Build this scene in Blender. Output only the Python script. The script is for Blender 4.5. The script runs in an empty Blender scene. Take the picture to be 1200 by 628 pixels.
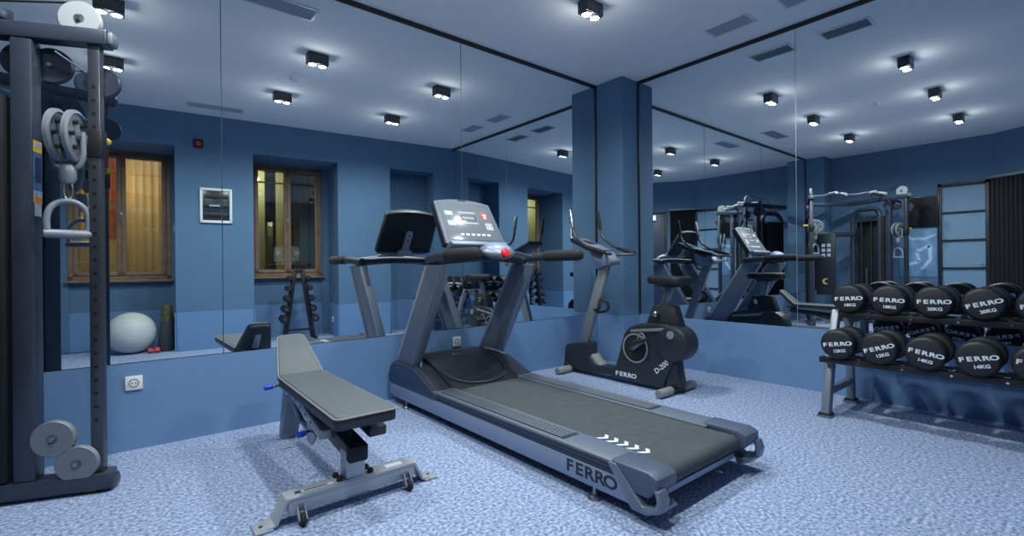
import bpy, bmesh, math, random
from mathutils import Vector, Matrix, Euler
random.seed(7)
PI = math.pi
R = math.radians
col = bpy.context.scene.collection
sc = bpy.context.scene

# ------------------------------------------------------------------ materials
def lin(c):
    r = []
    for v in c:
        v /= 255.0
        r.append(v / 12.92 if v <= 0.04045 else ((v + 0.055) / 1.055) ** 2.4)
    return (r[0], r[1], r[2], 1.0)

M = {}
def mat(name, rgb, rough=0.5, metal=0.0, var=0.0, vscale=40.0, bump=0.0, bscale=200.0, spec=0.5, coat=0.0):
    m = bpy.data.materials.new(name); m.use_nodes = True
    nt = m.node_tree; b = nt.nodes['Principled BSDF']
    b.inputs['Roughness'].default_value = rough
    b.inputs['Metallic'].default_value = metal
    b.inputs['Specular IOR Level'].default_value = spec
    if coat: b.inputs['Coat Weight'].default_value = coat
    c = lin(rgb)
    tc = nt.nodes.new('ShaderNodeTexCoord')
    nz = nt.nodes.new('ShaderNodeTexNoise'); nz.inputs['Scale'].default_value = vscale; nz.inputs['Detail'].default_value = 4
    nt.links.new(tc.outputs['Object'], nz.inputs['Vector'])
    rp = nt.nodes.new('ShaderNodeValToRGB')
    v = var
    rp.color_ramp.elements[0].position = 0.3; rp.color_ramp.elements[1].position = 0.7
    rp.color_ramp.elements[0].color = (c[0]*(1-v), c[1]*(1-v), c[2]*(1-v), 1)
    rp.color_ramp.elements[1].color = (min(1, c[0]*(1+v)), min(1, c[1]*(1+v)), min(1, c[2]*(1+v)), 1)
    nt.links.new(nz.outputs['Fac'], rp.inputs['Fac'])
    nt.links.new(rp.outputs['Color'], b.inputs['Base Color'])
    if bump:
        n2 = nt.nodes.new('ShaderNodeTexNoise'); n2.inputs['Scale'].default_value = bscale; n2.inputs['Detail'].default_value = 3
        nt.links.new(tc.outputs['Object'], n2.inputs['Vector'])
        bp = nt.nodes.new('ShaderNodeBump'); bp.inputs['Strength'].default_value = bump; bp.inputs['Distance'].default_value = 0.003
        nt.links.new(n2.outputs['Fac'], bp.inputs['Height']); nt.links.new(bp.outputs['Normal'], b.inputs['Normal'])
    M[name] = m
    return m

def emat(name, rgb, strength, sample=False):
    m = bpy.data.materials.new(name); m.use_nodes = True
    b = m.node_tree.nodes['Principled BSDF']
    b.inputs['Base Color'].default_value = lin(rgb)
    b.inputs['Emission Color'].default_value = lin(rgb)
    b.inputs['Emission Strength'].default_value = strength
    try: m.cycles.emission_sampling = 'AUTO' if sample else 'NONE'
    except Exception: pass
    M[name] = m
    return m

def carpet():
    m = bpy.data.materials.new('carpet'); m.use_nodes = True
    nt = m.node_tree; b = nt.nodes['Principled BSDF']
    b.inputs['Roughness'].default_value = 0.95; b.inputs['Specular IOR Level'].default_value = 0.1
    tc = nt.nodes.new('ShaderNodeTexCoord')
    n1 = nt.nodes.new('ShaderNodeTexNoise'); n1.inputs['Scale'].default_value = 62; n1.inputs['Detail'].default_value = 3; n1.inputs['Roughness'].default_value = 0.65
    n2 = nt.nodes.new('ShaderNodeTexVoronoi'); n2.inputs['Scale'].default_value = 95
    for n in (n1, n2): nt.links.new(tc.outputs['Object'], n.inputs['Vector'])
    r1 = nt.nodes.new('ShaderNodeValToRGB')
    e = r1.color_ramp.elements
    e[0].position = 0.34; e[0].color = lin((100, 115, 145))
    e[1].position = 0.66; e[1].color = lin((193, 206, 226))
    x = r1.color_ramp.elements.new(0.46); x.color = lin((134, 152, 187))
    x = r1.color_ramp.elements.new(0.54); x.color = lin((158, 175, 206))
    nt.links.new(n1.outputs['Fac'], r1.inputs['Fac'])
    mx = nt.nodes.new('ShaderNodeMix'); mx.data_type = 'RGBA'; mx.blend_type = 'MULTIPLY'; mx.inputs[0].default_value = 0.25
    r2 = nt.nodes.new('ShaderNodeValToRGB')
    r2.color_ramp.elements[0].color = (0.6, 0.62, 0.7, 1); r2.color_ramp.elements[1].color = (1, 1, 1, 1)
    nt.links.new(n2.outputs['Color'], r2.inputs['Fac'])
    nt.links.new(r1.outputs['Color'], mx.inputs[6]); nt.links.new(r2.outputs['Color'], mx.inputs[7])
    nt.links.new(mx.outputs[2], b.inputs['Base Color'])
    bp = nt.nodes.new('ShaderNodeBump'); bp.inputs['Strength'].default_value = 0.4; bp.inputs['Distance'].default_value = 0.006
    nt.links.new(n1.outputs['Fac'], bp.inputs['Height']); nt.links.new(bp.outputs['Normal'], b.inputs['Normal'])
    M['carpet'] = m
carpet()

def mirror_mat():
    m = bpy.data.materials.new('mirror'); m.use_nodes = True
    nt = m.node_tree; b = nt.nodes['Principled BSDF']
    b.inputs['Base Color'].default_value = (0.86, 0.915, 0.935, 1)
    b.inputs['Metallic'].default_value = 1; b.inputs['Roughness'].default_value = 0.0
    M['mirror'] = m
mirror_mat()

def glass_mat(name, tint, gloss=0.12, rough=0.02):
    m = bpy.data.materials.new(name); m.use_nodes = True
    nt = m.node_tree; nt.nodes.remove(nt.nodes['Principled BSDF'])
    t = nt.nodes.new('ShaderNodeBsdfTransparent'); t.inputs['Color'].default_value = tint
    g = nt.nodes.new('ShaderNodeBsdfGlossy'); g.inputs['Roughness'].default_value = rough
    mx = nt.nodes.new('ShaderNodeMixShader'); mx.inputs[0].default_value = gloss
    nt.links.new(t.outputs[0], mx.inputs[1]); nt.links.new(g.outputs[0], mx.inputs[2])
    nt.links.new(mx.outputs[0], nt.nodes['Material Output'].inputs['Surface'])
    M[name] = m
glass_mat('window_glass', (0.93, 0.93, 0.88, 1), 0.10)
glass_mat('smoky_glass', (0.25, 0.28, 0.30, 1), 0.12)

mat('ceiling_paint', (244, 244, 245), 0.9, var=0.015, vscale=3)
mat('wall_paint', (88, 120, 150), 0.75, var=0.03, vscale=4, bump=0.15, bscale=120, spec=0.3)
mat('wainscot_paint', (106, 141, 182), 0.5, var=0.02, vscale=5, spec=0.4)
mat('trim_black', (26, 28, 32), 0.45)
mat('seam', (52, 62, 74), 0.3)
mat('edge_bright', (170, 185, 200), 0.2, metal=0.6)
mat('white_plastic', (226, 228, 230), 0.4)
mat('grey_plastic', (120, 128, 138), 0.45)
mat('vent_slat', (166, 172, 184), 0.6)
mat('lamp_housing', (54, 58, 66), 0.45)
emat('lamp_glow', (240, 246, 255), 40)
mat('black_plastic', (30, 33, 38), 0.42, bump=0.05, bscale=400)
mat('black_matte', (22, 24, 28), 0.75)
mat('hood_black', (32, 37, 42), 0.35, bump=0.08, bscale=500)
mat('rubber', (34, 36, 40), 0.85)
mat('rubber_urethane', (27, 30, 36), 0.5, var=0.1, vscale=30, bump=0.05, bscale=300)
mat('belt', (69, 75, 81), 0.82, var=0.12, vscale=18, bump=0.3, bscale=900)
mat('cap_grey', (80, 91, 112), 0.4)
mat('tread_grey', (98, 110, 127), 0.42, var=0.03)
mat('tread_silver', (134, 148, 174), 0.4, metal=0.15)
mat('tread_dark', (48, 54, 66), 0.45)
mat('tread_panel', (46, 58, 84), 0.4)
mat('tread_metal', (118, 128, 144), 0.36, metal=0.35)
mat('chrome', (200, 204, 208), 0.12, metal=1.0)
mat('steel', (150, 156, 164), 0.28, metal=0.9)
mat('gym_steel', (64, 72, 88), 0.34, metal=0.35)
mat('gym_steel_light', (78, 82, 90), 0.3, metal=0.6)
mat('pulley_grey', (122, 130, 140), 0.42, metal=0.1)
mat('pulley_top', (168, 174, 178), 0.45)
mat('bench_silver', (172, 178, 186), 0.36, metal=0.25, var=0.03)
mat('bench_vinyl', (92, 101, 106), 0.55, var=0.06, vscale=25, bump=0.15, bscale=500)
mat('bench_vinyl_dark', (44, 50, 58), 0.55, bump=0.1, bscale=500)
mat('piping', (150, 148, 142), 0.5)
mat('blue_knob', (34, 70, 190), 0.35)
mat('red_knob', (214, 36, 44), 0.35)
mat('white_ink', (214, 222, 232), 0.6)
mat('dark_ink', (30, 38, 54), 0.6)
mat('yellow_ink', (222, 186, 60), 0.6)
mat('orange_ink', (214, 140, 60), 0.6)
mat('blue_ink', (70, 108, 160), 0.6)
mat('red_ink', (186, 58, 66), 0.5)
mat('pale_ink', (164, 178, 196), 0.5)
mat('console_screen', (112, 118, 126), 0.16, spec=0.7)
mat('bike_black', (36, 42, 50), 0.4, bump=0.05, bscale=400)
mat('bike_grey', (128, 134, 138), 0.4, metal=0.2)
mat('bike_cap', (140, 142, 142), 0.5)
mat('seat_black', (28, 30, 34), 0.6)
mat('rack_grey', (128, 138, 150), 0.36, metal=0.35)
mat('rack_black', (28, 30, 34), 0.4)
mat('wood', (136, 110, 88), 0.5, var=0.18, vscale=9)
mat('cream_wall', (198, 190, 148), 0.8, var=0.04)
mat('curtain_beige', (204, 190, 160), 0.85, var=0.06, vscale=12)
mat('curtain_orange', (244, 190, 142), 0.85, var=0.04)
def translucent(name, rgb, mixv):
    m = M[name]; nt = m.node_tree; b = nt.nodes['Principled BSDF']
    t = nt.nodes.new('ShaderNodeBsdfTranslucent'); t.inputs['Color'].default_value = lin(rgb)
    mx = nt.nodes.new('ShaderNodeMixShader'); mx.inputs[0].default_value = mixv
    nt.links.new(b.outputs[0], mx.inputs[1]); nt.links.new(t.outputs[0], mx.inputs[2])
    nt.links.new(mx.outputs[0], nt.nodes['Material Output'].inputs['Surface'])
translucent('curtain_beige', (204, 192, 166), .45)
translucent('curtain_orange', (246, 206, 168), .6)
mat('curtain_dark', (74, 72, 62), 0.85, var=0.1, vscale=12)
mat('ball_white', (196, 202, 200), 0.5, var=0.03)
mat('camo', (74, 80, 48), 0.8, var=0.75, vscale=38)
mat('grey_cloth', (58, 66, 72), 0.85)
mat('tv_black', (14, 16, 19), 0.3)
mat('poster_blue', (112, 152, 196), 0.6, var=0.16, vscale=5)
mat('poster_light', (176, 204, 228), 0.6)
mat('frosted', (120, 150, 178), 0.28, var=0.04, vscale=2)
mat('door_black', (20, 21, 25), 0.5)
mat('green_ink', (40, 150, 110), 0.6)
mat('breaker_dark', (44, 60, 70), 0.25)

# ------------------------------------------------------------------ mesh builder
class MB:
    def __init__(self, T=None):
        self.bm = bmesh.new(); self.mats = []; self.T = T
    def mi(self, name):
        if name not in self.mats: self.mats.append(name)
        return self.mats.index(name)
    def _fin(self, verts, faces, name, X=None):
        i = self.mi(name)
        for f in faces: f.material_index = i
        if X is not None: bmesh.ops.transform(self.bm, matrix=X, verts=verts)
    def _merge(self, sub, name, X=None):
        i = self.mi(name)
        me = bpy.data.meshes.new('tmp'); sub.to_mesh(me); sub.free()
        n0 = len(self.bm.verts); f0 = len(self.bm.faces)
        self.bm.from_mesh(me); bpy.data.meshes.remove(me)
        self.bm.verts.ensure_lookup_table(); self.bm.faces.ensure_lookup_table()
        vs = self.bm.verts[n0:]; fs = self.bm.faces[f0:]
        for f in fs: f.material_index = i
        if X is not None: bmesh.ops.transform(self.bm, matrix=X, verts=vs)
        return self
    def box(self, c, s, m, bevel=0.0, rot=None, seg=2):
        b = bmesh.new(); bmesh.ops.create_cube(b, size=1.0)
        bmesh.ops.scale(b, vec=Vector(s), verts=b.verts)
        if bevel:
            bmesh.ops.bevel(b, geom=b.edges[:], offset=min(bevel, min(s)*0.49), segments=seg, affect='EDGES', profile=0.5)
        X = Matrix.Translation(Vector(c))
        if rot is not None: X = X @ Euler(rot).to_matrix().to_4x4()
        return self._merge(b, m, X)
    def bb(self, x0, x1, y0, y1, z0, z1, m, bevel=0.0):
        return self.box(((x0+x1)/2, (y0+y1)/2, (z0+z1)/2), (abs(x1-x0), abs(y1-y0), abs(z1-z0)), m, bevel)
    def prism(self, poly, axis, a, b_, m, bevel=0.0, seg=2, capbevel=False):
        b = bmesh.new()
        def P(p, t):
            if axis == 'x': return (t, p[0], p[1])
            if axis == 'y': return (p[0], t, p[1])
            return (p[0], p[1], t)
        v0 = [b.verts.new(P(p, a)) for p in poly]; v1 = [b.verts.new(P(p, b_)) for p in poly]
        n = len(poly)
        b.faces.new(v0); b.faces.new(list(reversed(v1)))
        for i in range(n):
            b.faces.new((v0[i], v1[i], v1[(i+1) % n], v0[(i+1) % n]))
        bmesh.ops.recalc_face_normals(b, faces=b.faces)
        if bevel:
            if capbevel:
                es = [e for e in b.edges if (e.verts[0] in v0) == (e.verts[1] in v0)]
            else: es = b.edges[:]
            bmesh.ops.bevel(b, geom=es, offset=bevel, segments=seg, affect='EDGES', profile=0.5)
        return self._merge(b, m)
    def bar(self, p0, p1, w, h, m, bevel=0.004, up=(0, 0, 1)):
        p0, p1 = Vector(p0), Vector(p1); d = (p1-p0); L = d.length; d.normalize()
        u = Vector(up); s = d.cross(u)
        if s.length < 1e-4: s = d.cross(Vector((1, 0, 0)))
        s.normalize(); u = s.cross(d)
        X = Matrix((( s.x, d.x, u.x, 0), (s.y, d.y, u.y, 0), (s.z, d.z, u.z, 0), (0, 0, 0, 1)))
        X = Matrix.Translation((p0+p1)/2) @ X
        b = bmesh.new(); bmesh.ops.create_cube(b, size=1.0); bmesh.ops.scale(b, vec=(w, L, h), verts=b.verts)
        if bevel: bmesh.ops.bevel(b, geom=b.edges[:], offset=min(bevel, w*.4, h*.4), segments=2, affect='EDGES', profile=0.5)
        return self._merge(b, m, X)
    def tube(self, pts, r, m, n=14, smooth=0, radii=None):
        pts = [Vector(p) for p in pts]
        if smooth and len(pts) > 2:
            out = [pts[0]]
            for i in range(1, len(pts)-1):
                a, b_, c = pts[i-1], pts[i], pts[i+1]
                d1 = (a-b_); d2 = (c-b_); k = min(smooth, d1.length*.48, d2.length*.48)
                s = b_+d1.normalized()*k; e = b_+d2.normalized()*k
                for t in range(7):
                    t /= 6.0; out.append(s*(1-t)**2 + b_*2*t*(1-t) + e*t*t)
            out.append(pts[-1]); pts = out
        b = bmesh.new(); rings = []
        d = (pts[1]-pts[0]).normalized(); ref = Vector((0, 0, 1)) if abs(d.z) < .9 else Vector((1, 0, 0))
        s = d.cross(ref).normalized()
        for i, p in enumerate(pts):
            if i == 0: t = pts[1]-pts[0]
            elif i == len(pts)-1: t = pts[-1]-pts[-2]
            else: t = (pts[i+1]-pts[i]).normalized()+(pts[i]-pts[i-1]).normalized()
            t.normalize(); s = (s - t*s.dot(t)).normalized(); u = t.cross(s)
            rr = radii[i] if radii else r
            rings.append([b.verts.new(p+(s*math.cos(2*PI*k/n)+u*math.sin(2*PI*k/n))*rr) for k in range(n)])
        for i in range(len(rings)-1):
            for k in range(n):
                b.faces.new((rings[i][k], rings[i][(k+1) % n], rings[i+1][(k+1) % n], rings[i+1][k]))
        b.faces.new(list(reversed(rings[0]))); b.faces.new(rings[-1])
        bmesh.ops.recalc_face_normals(b, faces=b.faces)
        return self._merge(b, m)
    def cyl(self, p0, p1, r, m, n=24, r2=None, bevel=0.0):
        p0, p1 = Vector(p0), Vector(p1); L = (p1-p0).length
        if bevel:
            return self.lathe([(0, 0), (r-bevel, 0), (r-bevel*.3, bevel*.3), (r, bevel), (r, L-bevel), (r-bevel*.3, L-bevel*.3), (r-bevel, L), (0, L)], p0, (p1-p0), m, n)
        return self.lathe([(0, 0), (r, 0), (r if r2 is None else r2, L), (0, L)], p0, (p1-p0), m, n)
    def lathe(self, prof, o, axis, m, n=28, mats=None):
        b = bmesh.new(); rings = []
        for (r, h) in prof:
            if r < 1e-6: rings.append([b.verts.new((0, 0, h))])
            else: rings.append([b.verts.new((r*math.cos(2*PI*k/n), r*math.sin(2*PI*k/n), h)) for k in range(n)])
        for i in range(len(rings)-1):
            a, c = rings[i], rings[i+1]
            for k in range(n):
                k2 = (k+1) % n
                if len(a) == 1 and len(c) == 1: continue
                if len(a) == 1: b.faces.new((a[0], c[k2], c[k]))
                elif len(c) == 1: b.faces.new((a[k], a[k2], c[0]))
                else: b.faces.new((a[k], a[k2], c[k2], c[k]))
        bmesh.ops.recalc_face_normals(b, faces=b.faces)
        q = Vector((0, 0, 1)).rotation_difference(Vector(axis).normalized())
        return self._merge(b, m, Matrix.Translation(Vector(o)) @ q.to_matrix().to_4x4())
    def ell(self, c, r, m, u=28, v=16, rot=None):
        b = bmesh.new(); bmesh.ops.create_uvsphere(b, u_segments=u, v_segments=v, radius=1.0)
        X = Matrix.Translation(Vector(c))
        if rot is not None: X = X @ Euler(rot).to_matrix().to_4x4()
        X = X @ Matrix.Diagonal((r[0], r[1], r[2], 1))
        return self._merge(b, m, X)
    def text(self, s, X, size, m, depth=0.0015, wide=1.0, bold=0.0, space=1.0):
        cu = bpy.data.curves.new('t', 'FONT'); cu.body = s; cu.size = size; cu.align_x = 'CENTER'; cu.align_y = 'CENTER'
        cu.extrude = depth; cu.offset = bold; cu.space_character = space; cu.resolution_u = 3
        ob = bpy.data.objects.new('t', cu); col.objects.link(ob)
        bpy.context.view_layer.update()
        dg = bpy.context.evaluated_depsgraph_get()
        me = bpy.data.meshes.new_from_object(ob.evaluated_get(dg))
        b = bmesh.new(); b.from_mesh(me)
        bpy.data.objects.remove(ob); bpy.data.curves.remove(cu); bpy.data.meshes.remove(me)
        return self._merge(b, m, X @ Matrix.Diagonal((wide, 1, 1, 1)))
    def build(self, name, parent=None, loc=None, sharp=32, T=None):
        T = T or self.T
        if T is not None: bmesh.ops.transform(self.bm, matrix=T, verts=self.bm.verts)
        me = bpy.data.meshes.new(name); self.bm.to_mesh(me); self.bm.free()
        for n in self.mats: me.materials.append(M[n])
        for p in me.polygons: p.use_smooth = True
        try: me.set_sharp_from_angle(angle=R(sharp))
        except Exception: pass
        o = bpy.data.objects.new(name, me); col.objects.link(o)
        if parent is not None: o.parent = parent
        if loc is not None: o.location = loc
        return o

def frame(o, ex, ey):
    ex = Vector(ex).normalized(); ey = Vector(ey).normalized(); ez = ex.cross(ey)
    return Matrix(((ex.x, ey.x, ez.x, o[0]), (ex.y, ey.y, ez.y, o[1]), (ex.z, ey.z, ez.z, o[2]), (0, 0, 0, 1)))

def thing(name, label, cat, loc=(0, 0, 0), rot=(0, 0, 0), group=None):
    o = bpy.data.objects.new(name, None); col.objects.link(o)
    o.location = loc; o.rotation_euler = rot; o.empty_display_size = 0.1
    o['label'] = label; o['category'] = cat
    if group: o['group'] = group
    return o
def tag(o, label, cat, group=None):
    o['label'] = label; o['category'] = cat
    if group: o['group'] = group
    return o
def struct(o, label=None, cat=None):
    o['kind'] = 'structure'
    if label: o['label'] = label
    if cat: o['category'] = cat
    return o
def dup(src, loc, rot=None, label=None, group=None):
    r = src.copy(); col.objects.link(r); r.location = loc
    if rot is not None: r.rotation_euler = rot
    if label: r['label'] = label
    if group: r['group'] = group
    for ch in list(src.children):
        c = ch.copy(); col.objects.link(c); c.parent = r
        for g in ch.children:
            d = g.copy(); col.objects.link(d); d.parent = c
    return r

# ------------------------------------------------------------------ the room
H = 3.1666
MZ = 0.524            # height of the mirrors' lower edge
XL = -6.42            # wall behind the cable machine
PHI = math.atan(0.1141)
TN = frame((0, -3.535, 0), (-math.cos(PHI), -math.sin(PHI), 0), (math.sin(PHI), -math.cos(PHI), 0))  # window wall: s, depth, z
CA, CB = 0.280, 0.378  # corner pillar

b = MB(); b.bb(-7.0, 0.25, -4.75, 0.25, -0.12, 0, 'carpet'); struct(b.build('floor'), 'blue and grey speckled carpet covering the gym floor', 'floor')
b = MB(); b.bb(-7.0, 0.25, -4.75, 0.25, H, H+0.12, 'ceiling_paint'); struct(b.build('ceiling'), 'pale plain painted gym ceiling', 'ceiling')
b = MB(); b.bb(XL-0.2, 0.2, 0.012, 0.2, 0, H, 'wall_paint'); struct(b.build('wall_left'), 'blue wall behind the long mirror with the pillar and machine', 'wall')
b = MB(); b.bb(0.012, 0.2, -3.9, 0.012, 0, H, 'wall_paint'); struct(b.build('wall_right'), 'blue wall behind the mirror over the dumbbell rack', 'wall')
b = MB(); b.bb(XL-0.2, XL, -2.63, 0.012, 0, H, 'wall_paint'); struct(b.build('wall_far'), 'dark blue wall behind the cable machine', 'wall')
# slanted wall from wall_far to the window wall
AN = Vector((0.5, -0.866, 0)).normalized()
AL = 2.0
TA = frame(Vector((XL, -2.60, 0))+AN*AL, -AN, (0, 0, 1))    # local z points into the room
b = MB(); b.bb(-0.03, AL+.03, 0, H, -0.2, 0, 'wall_paint'); struct(b.build('wall_angled', T=TA), 'slanted blue wall with the exit door', 'wall')
b = MB(); b.bb(-CA, 0.012, -CB, 0.012, MZ, H, 'wall_paint'); b.bb(-CA, 0.012, -CB, 0.012, 0, MZ, 'wainscot_paint')
struct(b.build('pillar_corner'), 'square blue pillar in the corner between the two mirrors', 'pillar')
b = MB(); b.bb(XL, -6.03, -0.33, 0.012, 0, H, 'wall_paint'); struct(b.build('pillar_far'), 'blue pillar in the corner behind the cable machine', 'pillar')

# lower painted panels under the mirrors
b = MB(); b.bb(-6.03, -CA, 0.012, -0.004, 0, MZ, 'wainscot_paint'); b.bb(-6.03, -CA, -0.004, 0.012, MZ-0.003, MZ, 'edge_bright')  # bright strip paints a highlight along the mirror's lower edge
struct(b.build('baseboard_left'), 'light blue panel below the long mirror', 'wall panel')
b = MB(); b.bb(0.012, -0.004, -3.56, -CB, 0, MZ, 'wainscot_paint'); struct(b.build('baseboard_right'), 'light blue panel below the mirror behind the dumbbells', 'wall panel')

# mirror panels
def mirror(name, x0, x1, side, label):
    b = MB(); g = 0.0025
    lo, hi = (x0+g, x1-g)
    if side == 'L':
        b.bb(lo, hi, 0.010, 0.0, MZ, H-0.035, 'mirror')
    else:
        b.bb(0.010, 0.0, lo, hi, MZ, H-0.035, 'mirror')
    o = b.build('mirror_panel'); return tag(o, label, 'mirror', 'wall mirror panels')
mirror('m', -6.03, -4.04, 'L', 'wall mirror panel behind the cable machine')
mirror('m', -4.04, -2.142, 'L', 'wide wall mirror panel behind the weight bench, reflecting both windows')
mirror('m', -2.142, -CA-0.015, 'L', 'wall mirror panel behind the treadmill console, next to the pillar')
mirror('m', -2.02, -CB-0.015, 'R', 'wall mirror panel behind the exercise bike, next to the pillar')
mirror('m', -3.545, -2.02, 'R', 'wall mirror panel above the dumbbell rack')
# seams
b = MB()
for x in (-4.04, -2.142): b.bb(x-0.0025, x+0.0025, 0.010, -0.0015, MZ, H-0.035, 'seam')
struct(b.build('trim_1'))
b = MB(); b.bb(0.010, -0.0015, -2.0225, -2.0175, MZ, H-0.035, 'edge_bright'); struct(b.build('trim_2'))
# black edging of the mirrors
b = MB(); b.bb(-6.03, -CA, -0.012, 0.012, H-0.035, H-0.0005, 'trim_black'); struct(b.build('trim_3'))
b = MB(); b.bb(-0.012, 0.012, -3.56, -CB, H-0.035, H-0.0005, 'trim_black'); struct(b.build('trim_4'))
b = MB(); b.bb(-CA-0.016, -CA, -0.012, 0.012, MZ, H-0.03, 'trim_black'); struct(b.build('trim_5'))
b = MB(); b.bb(-0.012, 0.012, -CB-0.016, -CB, MZ, H-0.03, 'trim_black'); struct(b.build('trim_6'))
b = MB(); b.bb(-6.03, -6.015, -0.012, 0.012, MZ, H-0.03, 'trim_black'); struct(b.build('trim_7'))
b = MB(); b.bb(-0.012, 0.012, -3.56, -3.545, MZ, H-0.03, 'trim_black'); struct(b.build('trim_8'))

# window wall (behind the camera) with three niches
N = [(0.362, 1.137, 0.42), (1.963, 3.12, 0.72), (4.03, 5.30, 0.72)]
NT = 2.712
b = MB()
def pier(a, c): b.bb(a, c, 0, 0.75, 0, H, 'wall_paint')
pier(-0.25, N[0][0]); pier(N[0][1], N[1][0]); pier(N[1][1], N[2][0]); pier(N[2][1], 6.2)
for a, c, d in N: b.bb(a, c, 0, 0.75, NT, H, 'wall_paint')
b.bb(N[0][0], N[0][1], N[0][2], 0.75, 0, NT, 'wall_paint')
for a, c, d in N[1:]: b.bb(a, c, d, 0.80, 0, 0.94, 'wall_paint')
b.bb(1.963, 2.075, 0.69, 0.80, 0, NT, 'wall_paint'); b.bb(3.105, 3.12, 0.69, 0.80, 0, NT, 'wall_paint')
b.bb(4.03, 4.105, 0.69, 0.80, 0, NT, 'wall_paint'); b.bb(5.20, 5.30, 0.69, 0.80, 0, NT, 'wall_paint')
struct(b.build('wall_near', T=TN), 'blue wall with two window niches and one blind niche', 'wall')
b = MB()
for a, c in ((0.0, N[0][0]), (N[0][1], N[1][0]), (N[1][1], N[2][0]), (N[2][1], 5.6)):
    b.bb(a, c, -0.014, 0.01, 0, 0.515, 'wainscot_paint')
for a, c, d in N: b.bb(a, c, d-0.012, d+0.01, 0, 0.515, 'wainscot_paint')
for a, c, d in N:
    b.bb(a-0.012, a+0.012, -0.014, d, 0, 0.515, 'wainscot_paint'); b.bb(c-0.012, c+0.012, -0.014, d, 0, 0.515, 'wainscot_paint')
struct(b.build('baseboard_near', T=TN), 'light blue low band along the window wall', 'wall panel')

# windows in the niches
def window(nm, s0, s1, z0, z1, d, panes, label):
    root = bpy.data.objects.new(nm, None); col.objects.link(root); struct(root, label, 'window')
    f = MB(); t = 0.06; w = 0.05
    f.bb(s0, s0+t, d-0.02, d+0.05, z0, z1, 'wood', .006); f.bb(s1-t, s1, d-0.02, d+0.05, z0, z1, 'wood', .006)
    f.bb(s0, s1, d-0.02, d+0.05, z0, z0+t, 'wood', .006); f.bb(s0, s1, d-0.02, d+0.05, z1-t, z1, 'wood', .006)
    f.bb(s0-0.02, s1+0.02, d-0.08, d, z0-0.03, z0+0.005, 'wood', .006)
    f.build('window_frame', root, T=TN)
    mid = (s0+s1)/2
    for k, (a, c) in enumerate(((s0+t, mid), (mid, s1-t))):
        s = MB()
        s.bb(a, a+w, d-0.035, d+0.01, z0+t, z1-t, 'wood', .006); s.bb(c-w, c, d-0.035, d+0.01, z0+t, z1-t, 'wood', .006)
        s.bb(a, c, d-0.035, d+0.01, z0+t, z0+t+w, 'wood', .006); s.bb(a, c, d-0.035, d+0.01, z1-t-w, z1-t, 'wood', .006)
        for zz in panes[k]: s.bb(a+w, c-w, d-0.025, d+0.0, zz-0.012, zz+0.012, 'wood')
        so = s.build('sash', root, T=TN)
        g = MB(); g.bb(a+w-0.005, c-w+0.005, d-0.012, d-0.008, z0+t+w-.005, z1-t-w+.005, 'window_glass'); g.build('pane', so, T=TN)
    h = MB(); h.bb(mid-0.012, mid+0.012, d-0.05, d-0.035, (z0+z1)/2-0.03, (z0+z1)/2+0.03, 'steel', .004)
    h.tube([((mid), d-0.05, (z0+z1)/2), (mid, d-0.075, (z0+z1)/2), (mid, d-0.075, (z0+z1)/2-0.10)], 0.009, 'steel', smooth=.01)
    h.build('handle', root, T=TN)
    return root
window('window_1', 4.10, 5.21, 0.945, 2.715, 0.70, ((), (1.95, 1.2)), 'wooden window with warm lit curtains behind it, next to the cable machine')
window('window_2', 2.07, 3.11, 0.955, 2.715, 0.70, ((), (2.43,)), 'wooden window with dark panes above the dumbbell stand')

# the space beyond the windows
b = MB(); b.bb(1.2, 6.2, 1.9, 2.0, 0, 3.0, 'cream_wall'); b.bb(1.2, 6.2, 0.8, 2.0, -0.1, 0, 'cream_wall'); b.bb(1.2, 6.2, 0.8, 2.0, 3.0, 3.1, 'cream_wall')
b.bb(1.1, 1.2, 0.8, 2.0, 0, 3.0, 'cream_wall'); b.bb(6.2, 6.3, 0.8, 2.0, 0, 3.0, 'cream_wall'); b.bb(3.5, 3.6, 0.8, 2.0, 0, 3.0, 'cream_wall')  # last box: unseen partition added to keep window_2 darker
struct(b.build('wall_corridor', T=TN), 'cream wall of the corridor beyond the windows, with an added partition that darkens one window', 'wall')
def curtain(s0, s1, d, z0, z1, m, label, folds=9):
    n = folds*8; pts = []
    for i in range(n+1):
        t = i/n; pts.append((s0+(s1-s0)*t, d+0.022*math.sin(t*folds*2*PI)))
    poly = pts+[(x, y+0.008) for x, y in reversed(pts)]
    c = MB(); c.prism(poly, 'z', z0, z1, m)
    return tag(c.build('curtain', T=TN, sharp=60), label, 'curtain')
curtain(4.06, 4.90, 0.97, 0.3, 2.85, 'curtain_beige', 'pleated beige curtain behind the window by the ball')
curtain(4.64, 4.92, 0.88, 1.50, 2.85, 'curtain_orange', 'warm orange lit curtain behind the window by the ball', 4)
curtain(4.91, 5.45, 0.97, 0.3, 2.85, 'curtain_beige', 'beige curtain behind the window next to the machine frame')
curtain(1.98, 2.57, 0.95, 0.2, 2.9, 'curtain_dark', 'dark sheet added behind the window over the dumbbell stand to darken one pane', 6)  # wide sheet added to make the right pane look dark
curtain(2.72, 2.88, 1.0, 0.2, 2.9, 'curtain_dark', 'narrow dark curtain gathered behind the left window pane', 3)

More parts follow.
